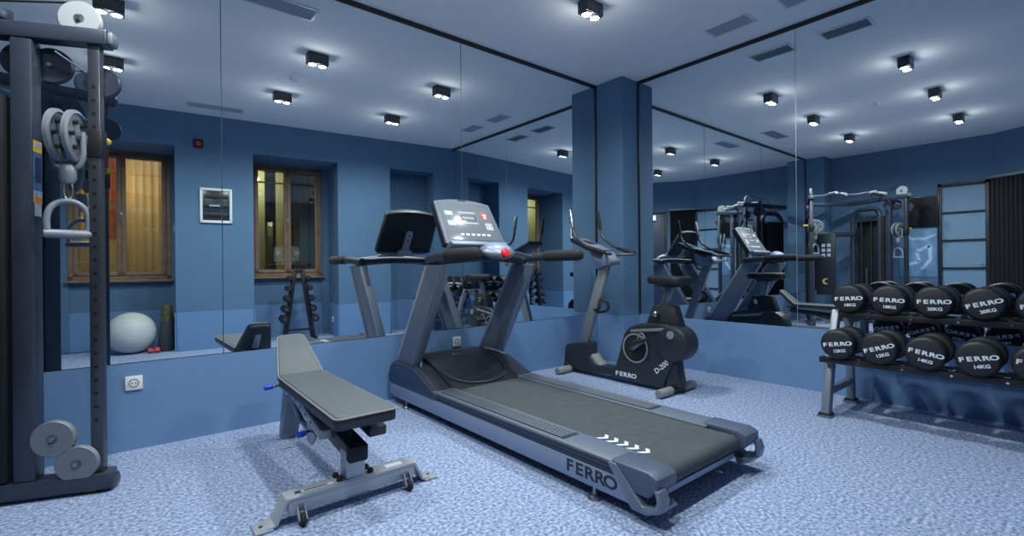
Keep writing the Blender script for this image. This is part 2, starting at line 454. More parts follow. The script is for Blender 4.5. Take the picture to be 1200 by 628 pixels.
# ------------------------------------------------------------------ ceiling lamps
LX = (-1.66, -3.06, -4.62); LY = (-1.14, -2.45)
def make_lamp(label):
    t = thing('ceiling_spotlight', label, 'ceiling light', (0, 0, H), group='twin spot ceiling lights')
    h = MB(); h.bb(-0.095, 0.095, -0.05, 0.05, -0.10, 0.0, 'lamp_housing', .003)
    h.build('housing', t)
    for s in (-1, 1):
        l = MB(); l.lathe([(0, 0), (0.034, 0), (0.036, 0.004), (0.036, 0.012)], (s*0.047, 0, -0.108), (0, 0, 1), 'lamp_glow'); l.build('lamp_lens', t)
    r = MB()
    for s in (-1, 1): r.lathe([(0.036, 0), (0.042, 0), (0.042, 0.010), (0.036, 0.010)], (s*0.047, 0, -0.108), (0, 0, 1), 'lamp_housing')
    r.build('bezel', t)
    return t
LN = {(0, 0): 'twin spotlight on the ceiling above the exercise bike', (1, 0): 'twin spotlight on the ceiling between treadmill and bench, mirror side',
      (2, 0): 'twin spotlight on the ceiling over the cable machine handle', (0, 1): 'twin spotlight on the ceiling in front of the dumbbell rack',
      (1, 1): 'twin spotlight on the ceiling behind the treadmill, window side', (2, 1): 'twin spotlight on the ceiling near the window with curtains'}
lamp0 = None
for i, x in enumerate(LX):
    for j, y in enumerate(LY):
        if lamp0 is None: lamp0 = make_lamp(LN[(i, j)]); lamp0.location = (x, y, H)
        else: dup(lamp0, (x, y, H), label=LN[(i, j)])
        for s in (-1, 1):
            L = bpy.data.lights.new('spot', 'SPOT'); L.energy = SPOT = 50; L.spot_size = R(164); L.spot_blend = 0.7
            L.color = (0.95, 1.0, 0.97); L.shadow_soft_size = 0.03
            try: L.cycles.use_multiple_importance_sampling = False
            except Exception: pass
            lo = bpy.data.objects.new('spot_light', L); col.objects.link(lo); lo.location = (x+s*0.047, y, H-0.118)
        L = bpy.data.lights.new('fill', 'POINT'); L.energy = 2.0; L.color = (0.95, 1.0, 0.97); L.shadow_soft_size = 0.04  # extra point light added below each lamp to brighten ceiling and upper walls
        try: L.cycles.use_multiple_importance_sampling = False
        except Exception: pass
        lo = bpy.data.objects.new('fill_light', L); col.objects.link(lo); lo.location = (x, y, H-0.17)

# vents, detector
def vent(loc, rz, L, label):
    t = thing('ceiling_vent', label, 'vent', loc, (0, 0, rz), 'ceiling air vents')
    f = MB(); w = 0.20
    for s in (-1, 1):
        f.bb(-L/2, L/2, s*w/2-0.012, s*w/2+0.012, -0.008, 0, 'white_plastic', .003); f.bb(s*L/2-0.012, s*L/2+0.012, -w/2, w/2, -0.008, 0, 'white_plastic', .003)
    f.build('frame', t)
    g = MB(); g.bb(-L/2+.01, L/2-.01, -w/2+.01, w/2-.01, -0.002, 0, 'vent_slat')
    for k in range(8): g.box((0, -w/2+0.022+k*0.0222, -0.004), (L-0.02, 0.014, 0.002), 'vent_slat', rot=(R(25), 0, 0))
    g.build('grille', t)
    return t
vent((-0.435, -1.655, H), PI/2, 0.37, 'white slatted ceiling vent close to the pillar')
vent((-0.445, -2.275, H), PI/2, 0.37, 'white slatted ceiling vent above the dumbbell rack')
vent((-3.62, -0.40, H), 0, 0.62, 'white slatted ceiling vent above the weight bench')
vent((-3.60, -3.50, H), PHI, 0.62, 'long white ceiling vent next to the window wall')
d = MB(); d.lathe([(0, -0.045), (0.03, -0.045), (0.045, -0.03), (0.05, -0.012), (0.055, 0), (0, 0)], (0, 0, 0), (0, 0, 1), 'white_plastic')
tag(d.build('smoke_detector', loc=(-3.08, -1.86, H)), 'round white smoke detector on the ceiling', 'smoke detector')

# ------------------------------------------------------------------ wall fittings
def socket(T, label, group='white wall sockets'):
    t = thing('wall_socket', label, 'socket', group=group); t.matrix_world = T
    p = MB(); p.box((0, 0, 0.006), (0.084, 0.084, 0.012), 'white_plastic', .004); p.build('face_plate', t)
    q = MB(); q.lathe([(0.02, 0.013), (0.026, 0.013), (0.026, 0.011), (0.019, 0.011)], (0, 0, 0), (0, 0, 1), 'grey_plastic')
    q.lathe([(0, 0.0125), (0.02, 0.0125), (0.02, 0.0115)], (0, 0, 0), (0, 0, 1), 'white_plastic')
    for s in (-1, 1): q.lathe([(0, 0.0135), (0.004, 0.0135), (0.004, 0.0115)], (s*0.009, 0, 0), (0, 0, 1), 'black_plastic')
    q.build('outlet', t)
    return t
socket(frame((-4.508, -0.0042, 0.402), (1, 0, 0), (0, 0, 1)), 'white wall socket between the cable machine and the bench')
socket(frame((-2.22, -0.0042, 0.407), (1, 0, 0), (0, 0, 1)), 'white wall socket behind the treadmill motor hood')
socket(TN @ frame((1.976, 0.36, 0.26), (0, 1, 0), (0, 0, 1)), 'white wall socket inside the niche of the dumbbell stand')
s = MB(); s.box((0, 0, 0.006), (0.07, 0.10, 0.012), 'grey_plastic', .004); s.box((0, 0, 0.014), (0.04, 0.06, 0.008), 'pale_ink', .003)
so = tag(s.build('wall_switch'), 'small pale wall switch in the reveal of the curtained window', 'switch'); so.matrix_world = TN @ frame((4.0301, 0.06, 1.62), (0, 1, 0), (0, 0, 1))

t = thing('electrical_panel', 'white framed breaker box with dark door between the two windows', 'electrical panel'); t.matrix_world = TN @ frame((3.568, -0.0, 1.945), (1, 0, 0), (0, 0, 1))
# local x runs to the viewer's right, z out of the wall
f = MB()
for sx in (-1, 1): f.box((sx*0.172, 0, 0.015), (0.032, 0.47, 0.03), 'white_plastic', .004)
for sy in (-1, 1): f.box((0, sy*0.219, 0.015), (0.37, 0.034, 0.03), 'white_plastic', .004)
f.build('frame', t)
dd = MB(); dd.box((0, 0, 0.01), (0.315, 0.41, 0.016), 'breaker_dark', .003); dd.build('door', t)
rr = MB()
for k in (-1, 0, 1): rr.box((0, k*0.125, 0.021), (0.27, 0.06, 0.008), 'trim_black', .002)
rr.box((0.02, 0.0, 0.026), (0.12, 0.02, 0.004), 'pale_ink')
rr.build('breaker_row', t)
t = thing('fire_alarm', 'small dark red fire alarm sounder high on the window wall', 'fire alarm'); t.matrix_world = TN @ frame((3.765, 0, 2.77), (1, 0, 0), (0, 0, 1))
f = MB(); f.box((0, 0, 0.02), (0.11, 0.11, 0.04), 'door_black', .01); f.build('base', t)
f = MB(); f.lathe([(0, 0.03), (0.025, 0.028), (0.034, 0.012), (0.036, 0)], (0, -0.008, 0.04), (0, 0, 1), 'red_knob'); f.build('strobe', t)

# far wall: television, poster, glazed door, curtain, exit door
t = thing('television', 'black television mounted on the far wall above the poster', 'television'); t.matrix_world = frame((XL, -1.75, 1.985), (0, 1, 0), (0, 0, 1))
f = MB(); f.box((0, 0, 0.05), (0.42, 0.52, 0.04), 'tv_black', .006); f.build('cabinet', t)
f = MB(); f.box((0, 0.004, 0.071), (0.395, 0.485, 0.003), 'tv_black'); f.build('screen', t)
f = MB(); f.box((0, 0, 0.016), (0.16, 0.2, 0.03), 'black_matte', .003); f.build('mount', t)
p = MB(); p.box((0, 0, 0.006), (0.52, 0.86, 0.012), 'poster_blue', .001)
p.prism([(-0.24, .28), (-0.1, .22), (0.08, .22), (.24, .36), (.24, .40), (.08, .27), (-.1, .27), (-.24, .33)], 'z', 0.012, 0.014, 'poster_light')
for (a, c) in (((-0.16, .12), (0.02, .02)), ((0.02, .02), (-0.02, -.16)), ((-.02, -.16), (.16, -.22)), ((-.16, .12), (-.17, -.12)), ((-.17, -.12), (-.05, -.3))):
    p.bar((a[0], a[1], .013), (c[0], c[1], .013), .05, .004, 'poster_light', 0)
po = tag(p.build('wall_poster'), 'blue and white poster on the far wall below the television', 'poster'); po.matrix_world = frame((XL, -1.66, 1.26), (0, 1, 0), (0, 0, 1))

root = bpy.data.objects.new('door_1', None); col.objects.link(root); struct(root, 'black steel framed glass door with four horizontal bars on the far wall', 'door')
f = MB(); y0, y1, zt = -2.575, -1.94, 2.43
f.bb(XL, XL+0.06, y1-0.05, y1, 0, zt, 'trim_black', .004); f.bb(XL, XL+0.06, y0, y0+0.05, 0, zt, 'trim_black', .004); f.bb(XL, XL+0.06, y0, y1, zt-0.055, zt, 'trim_black', .004)
f.build('door_frame', root)
for z in (1.93, 1.457, 0.985, 0.51): f2 = MB(); f2.bb(XL+0.012, XL+0.05, y0+0.05, y1-0.05, z-0.014, z+0.014, 'trim_black', .003); f2.build('glazing_bar', root)
f = MB(); f.bb(XL+0.004, XL+0.018, y0+0.05, y1-0.05, 0.01, zt-0.055, 'frosted'); f.build('pane', root)
f = MB(); f.cyl((XL+0.05, y0+.075, 1.05), (XL+0.10, y0+.075, 1.05), .01, 'steel'); f.bar((XL+0.10, y0+.075, 1.05), (XL+0.10, y0+.19, 1.05), .018, .018, 'steel'); f.build('handle', root)

t = thing('curtain', 'heavy black curtain hanging from a pale rail beside the steel glass door', 'curtain'); t.matrix_world = TA
n = 72; pts = [(1.42+0.56*i/n, 0.055+0.018*math.sin(i/n*9*2*PI)) for i in range(n+1)]
f = MB()
poly = [(x, y) for x, y in pts]+[(x, y+0.008) for x, y in reversed(pts)]
f.prism([(x, y) for x, y in poly], 'y', 0.02, 2.43, 'door_black'); f.build('cloth', t, sharp=60)
f = MB(); f.bb(1.38, 2.0, 2.43, 2.47, 0.0, 0.10, 'grey_plastic', .004); f.build('curtain_rail', t)
root = bpy.data.objects.new('door_2', None); col.objects.link(root); struct(root, 'dark framed exit door on the slanted wall', 'door'); root.matrix_world = TA
f = MB()
f.bb(0.52, 0.58, 0, 2.43, 0, 0.06, 'trim_black', .004); f.bb(1.28, 1.34, 0, 2.43, 0, 0.06, 'trim_black', .004); f.bb(0.52, 1.34, 2.37, 2.43, 0, 0.06, 'trim_black', .004)
f.build('door_frame', root)
f = MB(); f.bb(0.58, 1.28, 0.005, 2.37, 0.004, 0.04, 'tread_panel', .003); f.build('door_leaf', root)
f = MB(); f.cyl((1.21, 1.05, .04), (1.21, 1.05, .085), .01, 'steel'); f.bar((1.21, 1.05, .085), (1.10, 1.05, .085), .018, .018, 'steel'); f.build('handle', root)
emat('exit_glow', (170, 215, 255), 2.2)
t = thing('exit_sign', 'small lit exit sign on the door of the slanted wall', 'sign'); t.matrix_world = TA @ Matrix.Translation((0.92, 2.27, 0.04))
f = MB(); f.box((0, 0, 0.02), (0.34, 0.15, 0.04), 'grey_plastic', .004); f.build('housing', t)
f = MB(); f.box((0, 0, 0.041), (0.31, 0.12, 0.003), 'exit_glow'); f.build('lit_face', t)

# ------------------------------------------------------------------ treadmill  (origin at its middle below the deck, local y = room y)
TX = -2.43
tm = thing('treadmill', 'grey and black treadmill with FERRO lettering in the middle of the room', 'treadmill', (TX, 0, 0))
FX = lambda x, y, z: frame((x, y, z), (0, -1, 0), (0, 0, 1))     # lettering read from the room's left (faces -x)
HW = 0.46
for s in (-1, 1):
    r = MB(); xo, xi = s*HW, s*0.30
    r.prism([(-0.06, 0.075), (-0.06, 0.16), (-2.36, 0.155), (-2.46, 0.068), (-2.42, 0.06), (-0.12, 0.06)], 'x', s*(HW-0.035), s*HW, 'tread_silver', .004)
    r.prism([(-0.60, 0.155), (-0.60, 0.204), (-2.34, 0.204), (-2.39, 0.15)], 'x', s*(HW-0.05), s*(HW-0.006), 'tread_dark', .003)
    for zz in (0.168, 0.183): r.bb(min(s*(HW-.02), s*(HW-.002)), max(s*(HW-.02), s*(HW-.002)), -2.35, -0.70, zz-.0035, zz+.0035, 'tread_panel')
    r.bb(min(xi, s*(HW-.04)), max(xi, s*(HW-.04)), -2.36, -0.1, 0.07, 0.17, 'tread_dark')
    if s < 0:
        for q, ch in enumerate('FERRO'):
            r.text(ch, FX(-HW-0.0006, -2.055-q*0.062, 0.114), 0.080, 'dark_ink', .0006, 1.25, .0022)
    ro = r.build('side_rail', tm)
    p = MB(); p.bb(min(s*0.285, s*(HW-.004)), max(s*0.285, s*(HW-.004)), -2.34, -0.55, 0.200, 0.214, 'tread_grey', .004)
    p.bb(min(s*0.315, s*0.425), max(s*0.315, s*0.425), -1.98, -0.80, 0.214, 0.217, 'tread_dark')
    for k in range(5): xx = s*(0.327+k*0.0215); p.bb(xx-.005, xx+.005, -1.96, -0.82, 0.217, 0.2195, 'grey_plastic')
    p.build('foot_platform', tm)
    e = MB()
    e.prism([(-2.30, 0.222), (-2.50, 0.224), (-2.545, 0.205), (-2.545, 0.16), (-2.50, 0.115), (-2.40, 0.115), (-2.34, 0.2)], 'x', s*0.315, s*(HW+0.002), 'cap_grey', .010, 2)
    e.prism([(-2.29, 0.21), (-2.335, 0.214), (-2.475, 0.078), (-2.535, 0.092), (-2.545, 0.125), (-2.53, 0.165), (-2.555, 0.165), (-2.572, 0.125), (-2.56, 0.075), (-2.49, 0.045), (-2.42, 0.045)], 'x', s*(HW-0.05), s*(HW+0.008), 'tread_metal', .005, 2)
    e.prism([(-2.475, 0.078), (-2.535, 0.092), (-2.56, 0.075), (-2.49, 0.045)], 'x', s*0.33, s*(HW-.01), 'tread_metal', .005)
    e.build('end_cap', tm)
    for fy in (-2.19, -0.30):
        ft = MB(); ft.lathe([(0, 0), (0.034, 0), (0.036, 0.006), (0.03, 0.016), (0.012, 0.022), (0.009, 0.03), (0.009, 0.068), (0, 0.068)], (s*0.435, fy, 0), (0, 0, 1), 'steel'); ft.build('levelling_foot', tm)
# belt with rollers
bl = MB(); R_ = 0.042; zc = 0.163; yr = -2.475; poly = [(-0.60, 0.205)]
for k in range(13): a = PI/2+PI*k/12; poly.append((yr+R_*math.cos(a), zc+R_*math.sin(a)))
poly += [(-0.60, 0.121)]
bl.prism(poly, 'x', -0.288, 0.288, 'belt')
for k in range(5):
    y = -2.055-k*0.062; x = -0.285+0.012+0.006; z = 0.2062
    bl.prism([(x, y), (x+.030, y-.022), (x, y-.044)][::1] and [(x+0.0, y), (x+.035, y-.026), (x+.07, y), (x+.07, y-.024), (x+.035, y-.050), (x, y-.024)], 'z', z-.001, z, 'white_ink')
bl.build('running_belt', tm)
ro = MB(); ro.cyl((-0.31, yr, zc), (0.31, yr, zc), 0.036, 'steel'); ro.build('rear_roller', tm)
dk = MB(); dk.bb(-0.30, 0.30, -2.42, -0.1, 0.128, 0.20, 'tread_dark'); dk.bb(-0.30, 0.30, -2.49, -2.45, 0.085, 0.112, 'tread_silver', .003); dk.build('deck', tm)
# motor hood
hd = MB()
prof = [(-0.05, 0.10), (-0.045, 0.24), (-0.08, 0.335), (-0.16, 0.375), (-0.27, 0.385), (-0.40, 0.365), (-0.54, 0.315), (-0.66, 0.255), (-0.76, 0.215), (-0.80, 0.205), (-0.80, 0.19), (-0.5, 0.15)]
hd.prism(prof, 'x', -0.31, 0.31, 'hood_black', .012, 2)
hd.tube([(-0.305, -0.36, .372), (-0.30, -0.53, .317), (-0.26, -0.66, .262), (-0.16, -.745, .228), (0, -.775, .219), (.16, -.745, .228), (.26, -.66, .262), (.30, -.53, .317), (.305, -.36, .372)], .008, 'tread_dark', 8, smooth=.05)
hd.box((0, -0.365, 0.374), (0.13, 0.03, 0.012), 'steel', .004, rot=(R(12), 0, 0)); hd.box((0, -0.370, 0.377), (0.10, 0.012, 0.012), 'trim_black', .003, rot=(R(12), 0, 0))
hd.build('motor_hood', tm)
for s in (-1, 1):
    sp = MB()
    pr = [(-0.035, 0.17), (-0.03, 0.23), (-0.075, 0.315), (-0.12, 0.34), (-0.36, 0.345), (-0.46, 0.33), (-0.58, 0.285), (-0.70, 0.232), (-0.78, 0.205), (-0.80, 0.155), (-0.10, 0.155)]
    sp.prism(pr, 'x', s*0.31, s*(HW-0.02), 'tread_dark', .012, 2)
    sp.prism([(y*0.985-.006, .155+(z-.155)*.95) for y, z in pr], 'x', s*(HW-.03), s*(HW+.004), 'tread_panel', .010, 2)
    sp.tube([(s*.31, -0.30, .378), (s*.36, -0.40, .362), (s*.40, -.47, .335)], .010, 'tread_silver', 8, smooth=.04)
    sp.build('side_cover', tm)
# uprights
for s in (-1, 1):
    u = MB(); x0, x1 = s*0.37, s*0.43
    u.prism([(-0.10, 0.30), (-0.40, 0.31), (-0.86, 1.10), (-0.60, 1.10)], 'x', x0, x1, 'tread_metal', .012, 2)
    u.prism([(-0.345, 0.31), (-0.395, 0.315), (-0.85, 1.09), (-0.80, 1.09)], 'x', s*0.362, s*0.438, 'tread_grey', .008, 2)
    u.prism([(-0.095, 0.31), (-0.125, 0.31), (-0.625, 1.09), (-0.597, 1.09)], 'x', s*0.366, s*0.434, 'bench_silver', .006, 2)
    u.build('upright', tm)
    g = MB()
    g.tube([(s*0.41, -0.62, 1.135), (s*0.435, -0.80, 1.152), (s*0.445, -1.0, 1.16)], .034, 'tread_dark', 18, smooth=.08)
    L0 = [(s*0.443, -0.93, 1.158), (s*0.446, -0.94, 1.158), (s*0.45, -1.10, 1.160), (s*0.455, -1.27, 1.160), (s*0.456, -1.30, 1.160), (s*0.456, -1.312, 1.160)]
    g.tube(L0, .04, 'rubber', 20, radii=[.036, .042, .042, .042, .034, .016])
    g.build('handrail', tm)
cb = MB()
cb.tube([(-0.42, -0.70, 1.125), (-.2, -.76, 1.15), (0, -.78, 1.155), (.2, -.76, 1.15), (0.42, -0.70, 1.125)], .036, 'tread_dark', 16, smooth=.1)
cb.prism([(-.40, -.60), (.40, -.60), (.34, -.78), (.16, -.86), (-.16, -.86), (-.34, -.78)], 'z', 1.12, 1.165, 'tread_dark', .012)
for s in (-1, 1): cb.tube([(s*0.09, -.90, 1.19), (s*0.25, -.86, 1.175), (s*.41, -.80, 1.155)], .016, 'steel', 12, smooth=.08)
cb.build('crossbar', tm)
pod = MB()
pod.ell((0, -.90, 1.19), (.145, .10, .05), 'tread_metal', 28, 14, rot=(R(22), 0, 0))
pod.ell((0, -.905, 1.207), (.12, .078, .045), 'tread_silver', 28, 14, rot=(R(22), 0, 0))
po_ = pod.build('control_pod', tm)
sk = MB(); sk.cyl((0.0, -.975, 1.172), (0.0, -1.005, 1.182), .034, 'red_knob', 20, bevel=.008); sk.box((0.0, -.975, 1.172), (.105, .012, .05), 'red_ink', .004, rot=(R(-24), 0, 0)); sk.build('emergency_stop', tm)
# console, leaning away from the runner
CT = frame((0, -0.535, 1.42), (1, 0, 0), (0, 0.53, 0.85))
def arc(w0, w1, h, n=10, bulge=.035):
    top = []
    for i in range(n+1):
        t = -1+2*i/n; top.append((w1*(-t), h/2+bulge*(1-t*t)))
    return [(-w0, -h/2), (w0, -h/2)]+top
co = MB(CT)
co.prism(arc(.285, .265, .40), 'z', -0.055, 0.0, 'black_plastic', .012, 2)
co.prism(arc(.28, .262, .40), 'z', -0.004, 0.012, 'tread_grey', .006, 2)
co.prism([(-.27, -.2), (.27, -.2), (.25, -.235), (-.25, -.235)], 'z', -0.03, 0.05, 'tread_silver', .01)
co.build('console', tm)
scn = MB(CT)
scn.prism([(-.25, -.165), (.25, -.165), (.235, .19), (-.235, .19)], 'z', .010, .0145, 'console_screen', .002)
scn.box((0.0, .045, .0147), (.15, .05, .0015), 'trim_black'); scn.box((0.0, .045, .0155), (.12, .03, .0015), 'grey_plastic')
scn.box((0, .098, .0150), (.16, .012, .0015), 'pale_ink'); scn.box((0.0, -.005, .0150), (.16, .012, .0015), 'pale_ink')
scn.box((-.17, .085, .0150), (.07, .04, .0015), 'pale_ink'); scn.box((-.17, -.01, .0150), (.07, .045, .0015), 'pale_ink')
scn.box((.165, .075, .0150), (.055, .075, .0015), 'red_ink'); scn.box((.167, .085, .0160), (.035, .012, .0015), 'white_ink'); scn.box((.167, .06, .0160), (.02, .03, .0015), 'white_ink')
scn.box((.178, -.03, .0150), (.062, .062, .0015), 'white_ink'); scn.box((.178, -.03, .0157), (.05, .05, .0015), 'grey_plastic'); scn.box((.178, -.02, .0164), (.03, .012, .0015), 'white_ink'); scn.box((.178, -.042, .0164), (.03, .012, .0015), 'white_ink')
for k in range(6): scn.box((-.11+k*.05, -.115, .0150), (.03, .018, .0015), 'white_ink')
scn.box((0, -.182, .013), (.30, .016, .006), 'trim_black', .002)
scn.box((0, .222, .013), (.075, .014, .006), 'trim_black', .004)
scn.build('screen', tm)
br = MB(CT)
br.prism([(-.035, -.20), (.035, -.20), (.035, .02), (.022, .045), (-.022, .045), (-.035, .02)], 'z', -.072, -.054, 'bench_silver', .006)
br.prism([(-.09, -.22), (.09, -.22), (.06, -.16), (-.06, -.16)], 'z', -.085, -.05, 'bench_silver', .006)
for yy in (0.0, -.06): br.cyl((0, yy, -.075), (0, yy, -.068), .009, 'black_plastic', 12)
br.build('bracket', tm)

# ------------------------------------------------------------------ adjustable bench (local y = room y)
bn = thing('weight_bench', 'adjustable weight bench with grey padded seat on a silver frame', 'bench', (-3.735, 0, 0))
fb = MB()
Y0 = -1.48
fb.prism([(-.405, .004), (-.335, .012), (-.29, .10), (.29, .10), (.335, .012), (.405, .004), (.405, .010), (.345, .020), (.30, .112), (-.30, .112), (-.345, .020), (-.405, .010)], 'y', Y0-.045, Y0+.045, 'bench_silver', .002)
fb.bb(-.292, .292, Y0-.042, Y0+.042, .045, .108, 'bench_silver', .004)
for s in (-1, 1):
    fb.box((s*.385, Y0, .006), (.07, .10, .010), 'bench_silver', .004); fb.cyl((s*.39, Y0, .010), (s*.39, Y0, .014), .008, 'trim_black', 12)
fb.box((-.17, Y0-.004, .1128), (.17, .022, .001), 'white_ink'); fb.box((-.17, Y0-.004, .1135), (.10, .010, .001), 'dark_ink'); fb.box((-.245, Y0-.004, .1135), (.025, .02, .001), 'dark_ink')
fb.box((.20, Y0, .1128), (.085, .04, .001), 'white_ink')
fb.box((0, Y0, .116), (.19, .085, .008), 'bench_silver', .003)
fb.build('front_base', bn)
for s in (-1, 1):
    w = MB(); w.cyl((s*.245-.011, Y0-.078, .026), (s*.245+.011, Y0-.078, .026), .026, 'rubber', 20, bevel=.005)
    w.cyl((s*.245-.013, Y0-.078, .026), (s*.245+.013, Y0-.078, .026), .010, 'steel', 12)
    for q in (-1, 1): w.prism([(Y0-.04, .075), (Y0-.055, .075), (Y0-.09, .03), (Y0-.072, .016), (Y0-.04, .05)], 'x', s*.245+q*.015-.002, s*.245+q*.015+.002, 'bench_silver')
    w.build('transport_wheel', bn)
for s in (-1, 1):
    for q in (-1, 1):
        k = MB(); k.cyl((s*.072, Y0+q*.026, .119), (s*.072, Y0+q*.026, .132), .015, 'rubber', 6); k.cyl((s*.072, Y0+q*.026, .130), (s*.072, Y0+q*.026, .140), .010, 'rubber', 12); k.build('bolt', bn)
ps = MB(); ps.bb(-.045, .045, Y0-.035, Y0+.045, .118, .245, 'bench_silver', .006)
ps.build('post', bn)
sp = MB(); sp.bar((0, Y0-.055, .238), (0, -.52, .365), .085, .075, 'bike_black', .004)
sp.bar((0, Y0-.075, .236), (0, Y0-.03, .241), .088, .076, 'rubber', .008)
sp.build('spine_tube', bn)
rl = MB(); rl.prism([(-.60, .40), (-.46, .38), (-.34, .03), (-.34, .0), (-.42, .0), (-.42, .03), (-.55, .30)], 'x', -.05, .05, 'tread_metal', .006)
rl.build('rear_leg', bn)
st = MB(); st.bar((0.04, -1.36, .345), (0.04, -.70, .395), .05, .04, 'bench_silver', .004); st.bar((.115, -1.50, .300), (.115, -1.30, .325), .085, .045, 'bike_black', .004)
st.bar((0, -1.42, .325), (0, -1.0, .36), .05, .03, 'bench_silver')
st.build('pad_support', bn)
ad = MB()
ad.tube([(-.07, -.72, .40), (-.075, -.80, .30), (-.07, -.98, .235), (-.06, -1.12, .22)], .014, 'bench_silver', 12, smooth=.06)
ad.prism([(-1.14, .285), (-1.04, .30), (-.98, .24), (-1.03, .17), (-1.10, .165), (-1.16, .22)], 'x', -.075, -.062, 'steel', .003)
ad.tube([(-.075, -.66, .45), (-.08, -.80, .36), (-.08, -.95, .25)], .012, 'steel', 12)
ad.bar((-.085, -.68, .405), (-.085, -1.30, .275), .018, .05, 'bench_silver', .003)
ad.bar((-.085, -1.30, .275), (.06, -1.30, .275), .02, .04, 'bench_silver', .003)
for k in range(5): ad.cyl((-.096, -.80-k*.09, .380-k*.019), (-.093, -.80-k*.09, .380-k*.019), .008, 'trim_black', 10)
ad.prism([(-.74, .46), (-.60, .44), (-.56, .38), (-.66, .34), (-.76, .38)], 'x', -.085, -.068, 'bench_silver', .004)
ad.cyl((-.09, -.66, .40), (-.115, -.66, .40), .022, 'chrome', 16)
ad.build('adjuster', bn)
for (a, c) in (((-.115, -.66, .40), (-.175, -.66, .40)), ((-.06, -1.06, .23), (-.12, -1.10, .235))):
    k = MB(); k.tube([a, c], .008, 'steel', 10); A_, C_ = Vector(a), Vector(c); d_ = (C_-A_).normalized()
    k.cyl(C_-d_*.02, C_+d_*.025, .016, 'blue_knob', 16, bevel=.005); k.build('pull_pin', bn)
def rpad(poly, T, th, parent, name, top='bench_vinyl', side='bench_vinyl_dark', r=.03):
    # upholstered board: rounded outline, dark side band, piped grey top
    def rounded(poly, r):
        out = []
        n = len(poly)
        for i in range(n):
            p = Vector(poly[i]); a = Vector(poly[i-1]); c = Vector(poly[(i+1) % n])
            d1 = (a-p); d2 = (c-p); k = min(r, d1.length*.45, d2.length*.45)
            s = p+d1.normalized()*k; e = p+d2.normalized()*k
            for t in range(5):
                t /= 4; q = s*(1-t)**2+p*2*t*(1-t)+e*t*t; out.append((q.x, q.y))
        return out
    o = rounded(poly, r)
    cx = sum(p[0] for p in o)/len(o); cy = sum(p[1] for p in o)/len(o)
    m = MB(T)
    m.prism(o, 'z', -th, -.010, side, .008, 2)
    ins = [(cx+(x-cx)*.985, cy+(y-cy)*.995) for x, y in o]
    m.prism(ins, 'z', -.014, 0.0, top, .009, 3)
    ob = m.build(name, parent, sharp=40)
    pp = MB(T); pts = [(x, y, -.010) for x, y in o]; pp.tube(pts+[pts[0], pts[1]], .005, 'piping', 8); pp.build('piping', ob)
    return ob
# long pad: near edge towards the camera
e1 = Vector((0, -1.66, .452)); e2 = Vector((0, -.66, .462)); dv = (e2-e1)
TP = frame(e1, (1, 0, 0), dv)
rpad([(-.140, 0), (.140, 0), (.128, dv.length), (-.128, dv.length)], TP, .062, bn, 'backrest')
e1 = Vector((0, -.68, .452)); e2 = Vector((0, -.44, .665)); dv2 = (e2-e1)
rpad([(-.128, 0), (.128, 0), (.075, dv2.length), (-.075, dv2.length)], frame(e1, (1, 0, 0), dv2), .055, bn, 'seat')
sb = MB(); sb.bar((0, -.62, .45), (0, -.47, .585), .05, .03, 'bench_silver'); sb.build('seat_bracket', bn)

# ------------------------------------------------------------------ exercise bike (local y = room y)
BX = -0.95
bk = thing('exercise_bike', 'upright exercise bike with black body in front of the corner pillar', 'exercise bike', (BX, 0, 0))
def crv(pts, k=4):
    out = []
    n = len(pts)
    for i in range(n):
        p0, p1, p2, p3 = [Vector(pts[(i+j-1) % n]) for j in range(4)]
        for t in range(k):
            t /= k
            q = .5*((2*p1)+(-p0+p2)*t+(2*p0-5*p1+4*p2-p3)*t*t+(-p0+3*p1-3*p2+p3)*t**3); out.append((q.x, q.y))
    return out
bf = MB()
bf.prism([(-.17, .035), (-.20, .26), (-.235, .285), (-.49, .325), (-.505, .305), (-.51, .20), (-.57, .125), (-.78, .118), (-.84, .13), (-.86, .055), (-.30, .035)], 'x', -.07, .07, 'bike_black', .010, 2)
bf.prism([(-.52, .19), (-.585, .118), (-.66, .113), (-.60, .16), (-.545, .22)], 'x', -.055, .055, 'bike_cap', .006)
bf.build('frame_shroud', bk)
bh = MB()
body = [(-.78, .04), (-.79, .13), (-.84, .15), (-.875, .24), (-.91, .36), (-.945, .46), (-1.00, .525), (-1.09, .562), (-1.22, .580), (-1.38, .578), (-1.50, .555), (-1.575, .50), (-1.60, .43), (-1.58, .36), (-1.52, .30), (-1.43, .255), (-1.41, .20), (-1.375, .12), (-1.345, .035), (-1.05, .030)]
bh.prism(body, 'x', -.075, .075, 'bike_black', .018, 3)
rear = []
for k in range(24): a = 2*PI*k/24; rear.append((-1.44+.15*math.cos(a), .425+.15*math.sin(a)))
bh.lathe([(0, 0), (.12, 0), (.142, .012), (.150, .035), (.150, .165), (.142, .188), (.12, .20), (0, .20)], (-.10, -1.44, .425), (1, 0, 0), 'bike_black', 36)
bh.prism([(-1.02, .505), (-1.40, .555), (-1.52, .52), (-1.53, .49), (-1.40, .525), (-1.02, .48)], 'x', -.085, .085, 'bike_grey', .005)
bh.lathe([(.118, 0), (.132, 0), (.132, .006), (.118, .006)], (-.0815, -1.07, .345), (1, 0, 0), 'bike_cap', 40)
bh.lathe([(0, 0), (.12, 0), (.12, .005)], (-.080, -1.07, .345), (1, 0, 0), 'black_matte', 40)
bh.cyl((-.108, -1.44, .50), (-.095, -1.44, .50), .034, 'grey_plastic', 20)
for q, ch in enumerate('FERRO'): bh.text(ch, FX(-.0762, -.865-q*.047, .088), .054, 'white_ink', .0008, 1.25, .0022)
c5, s5 = math.cos(R(40)), math.sin(R(40))
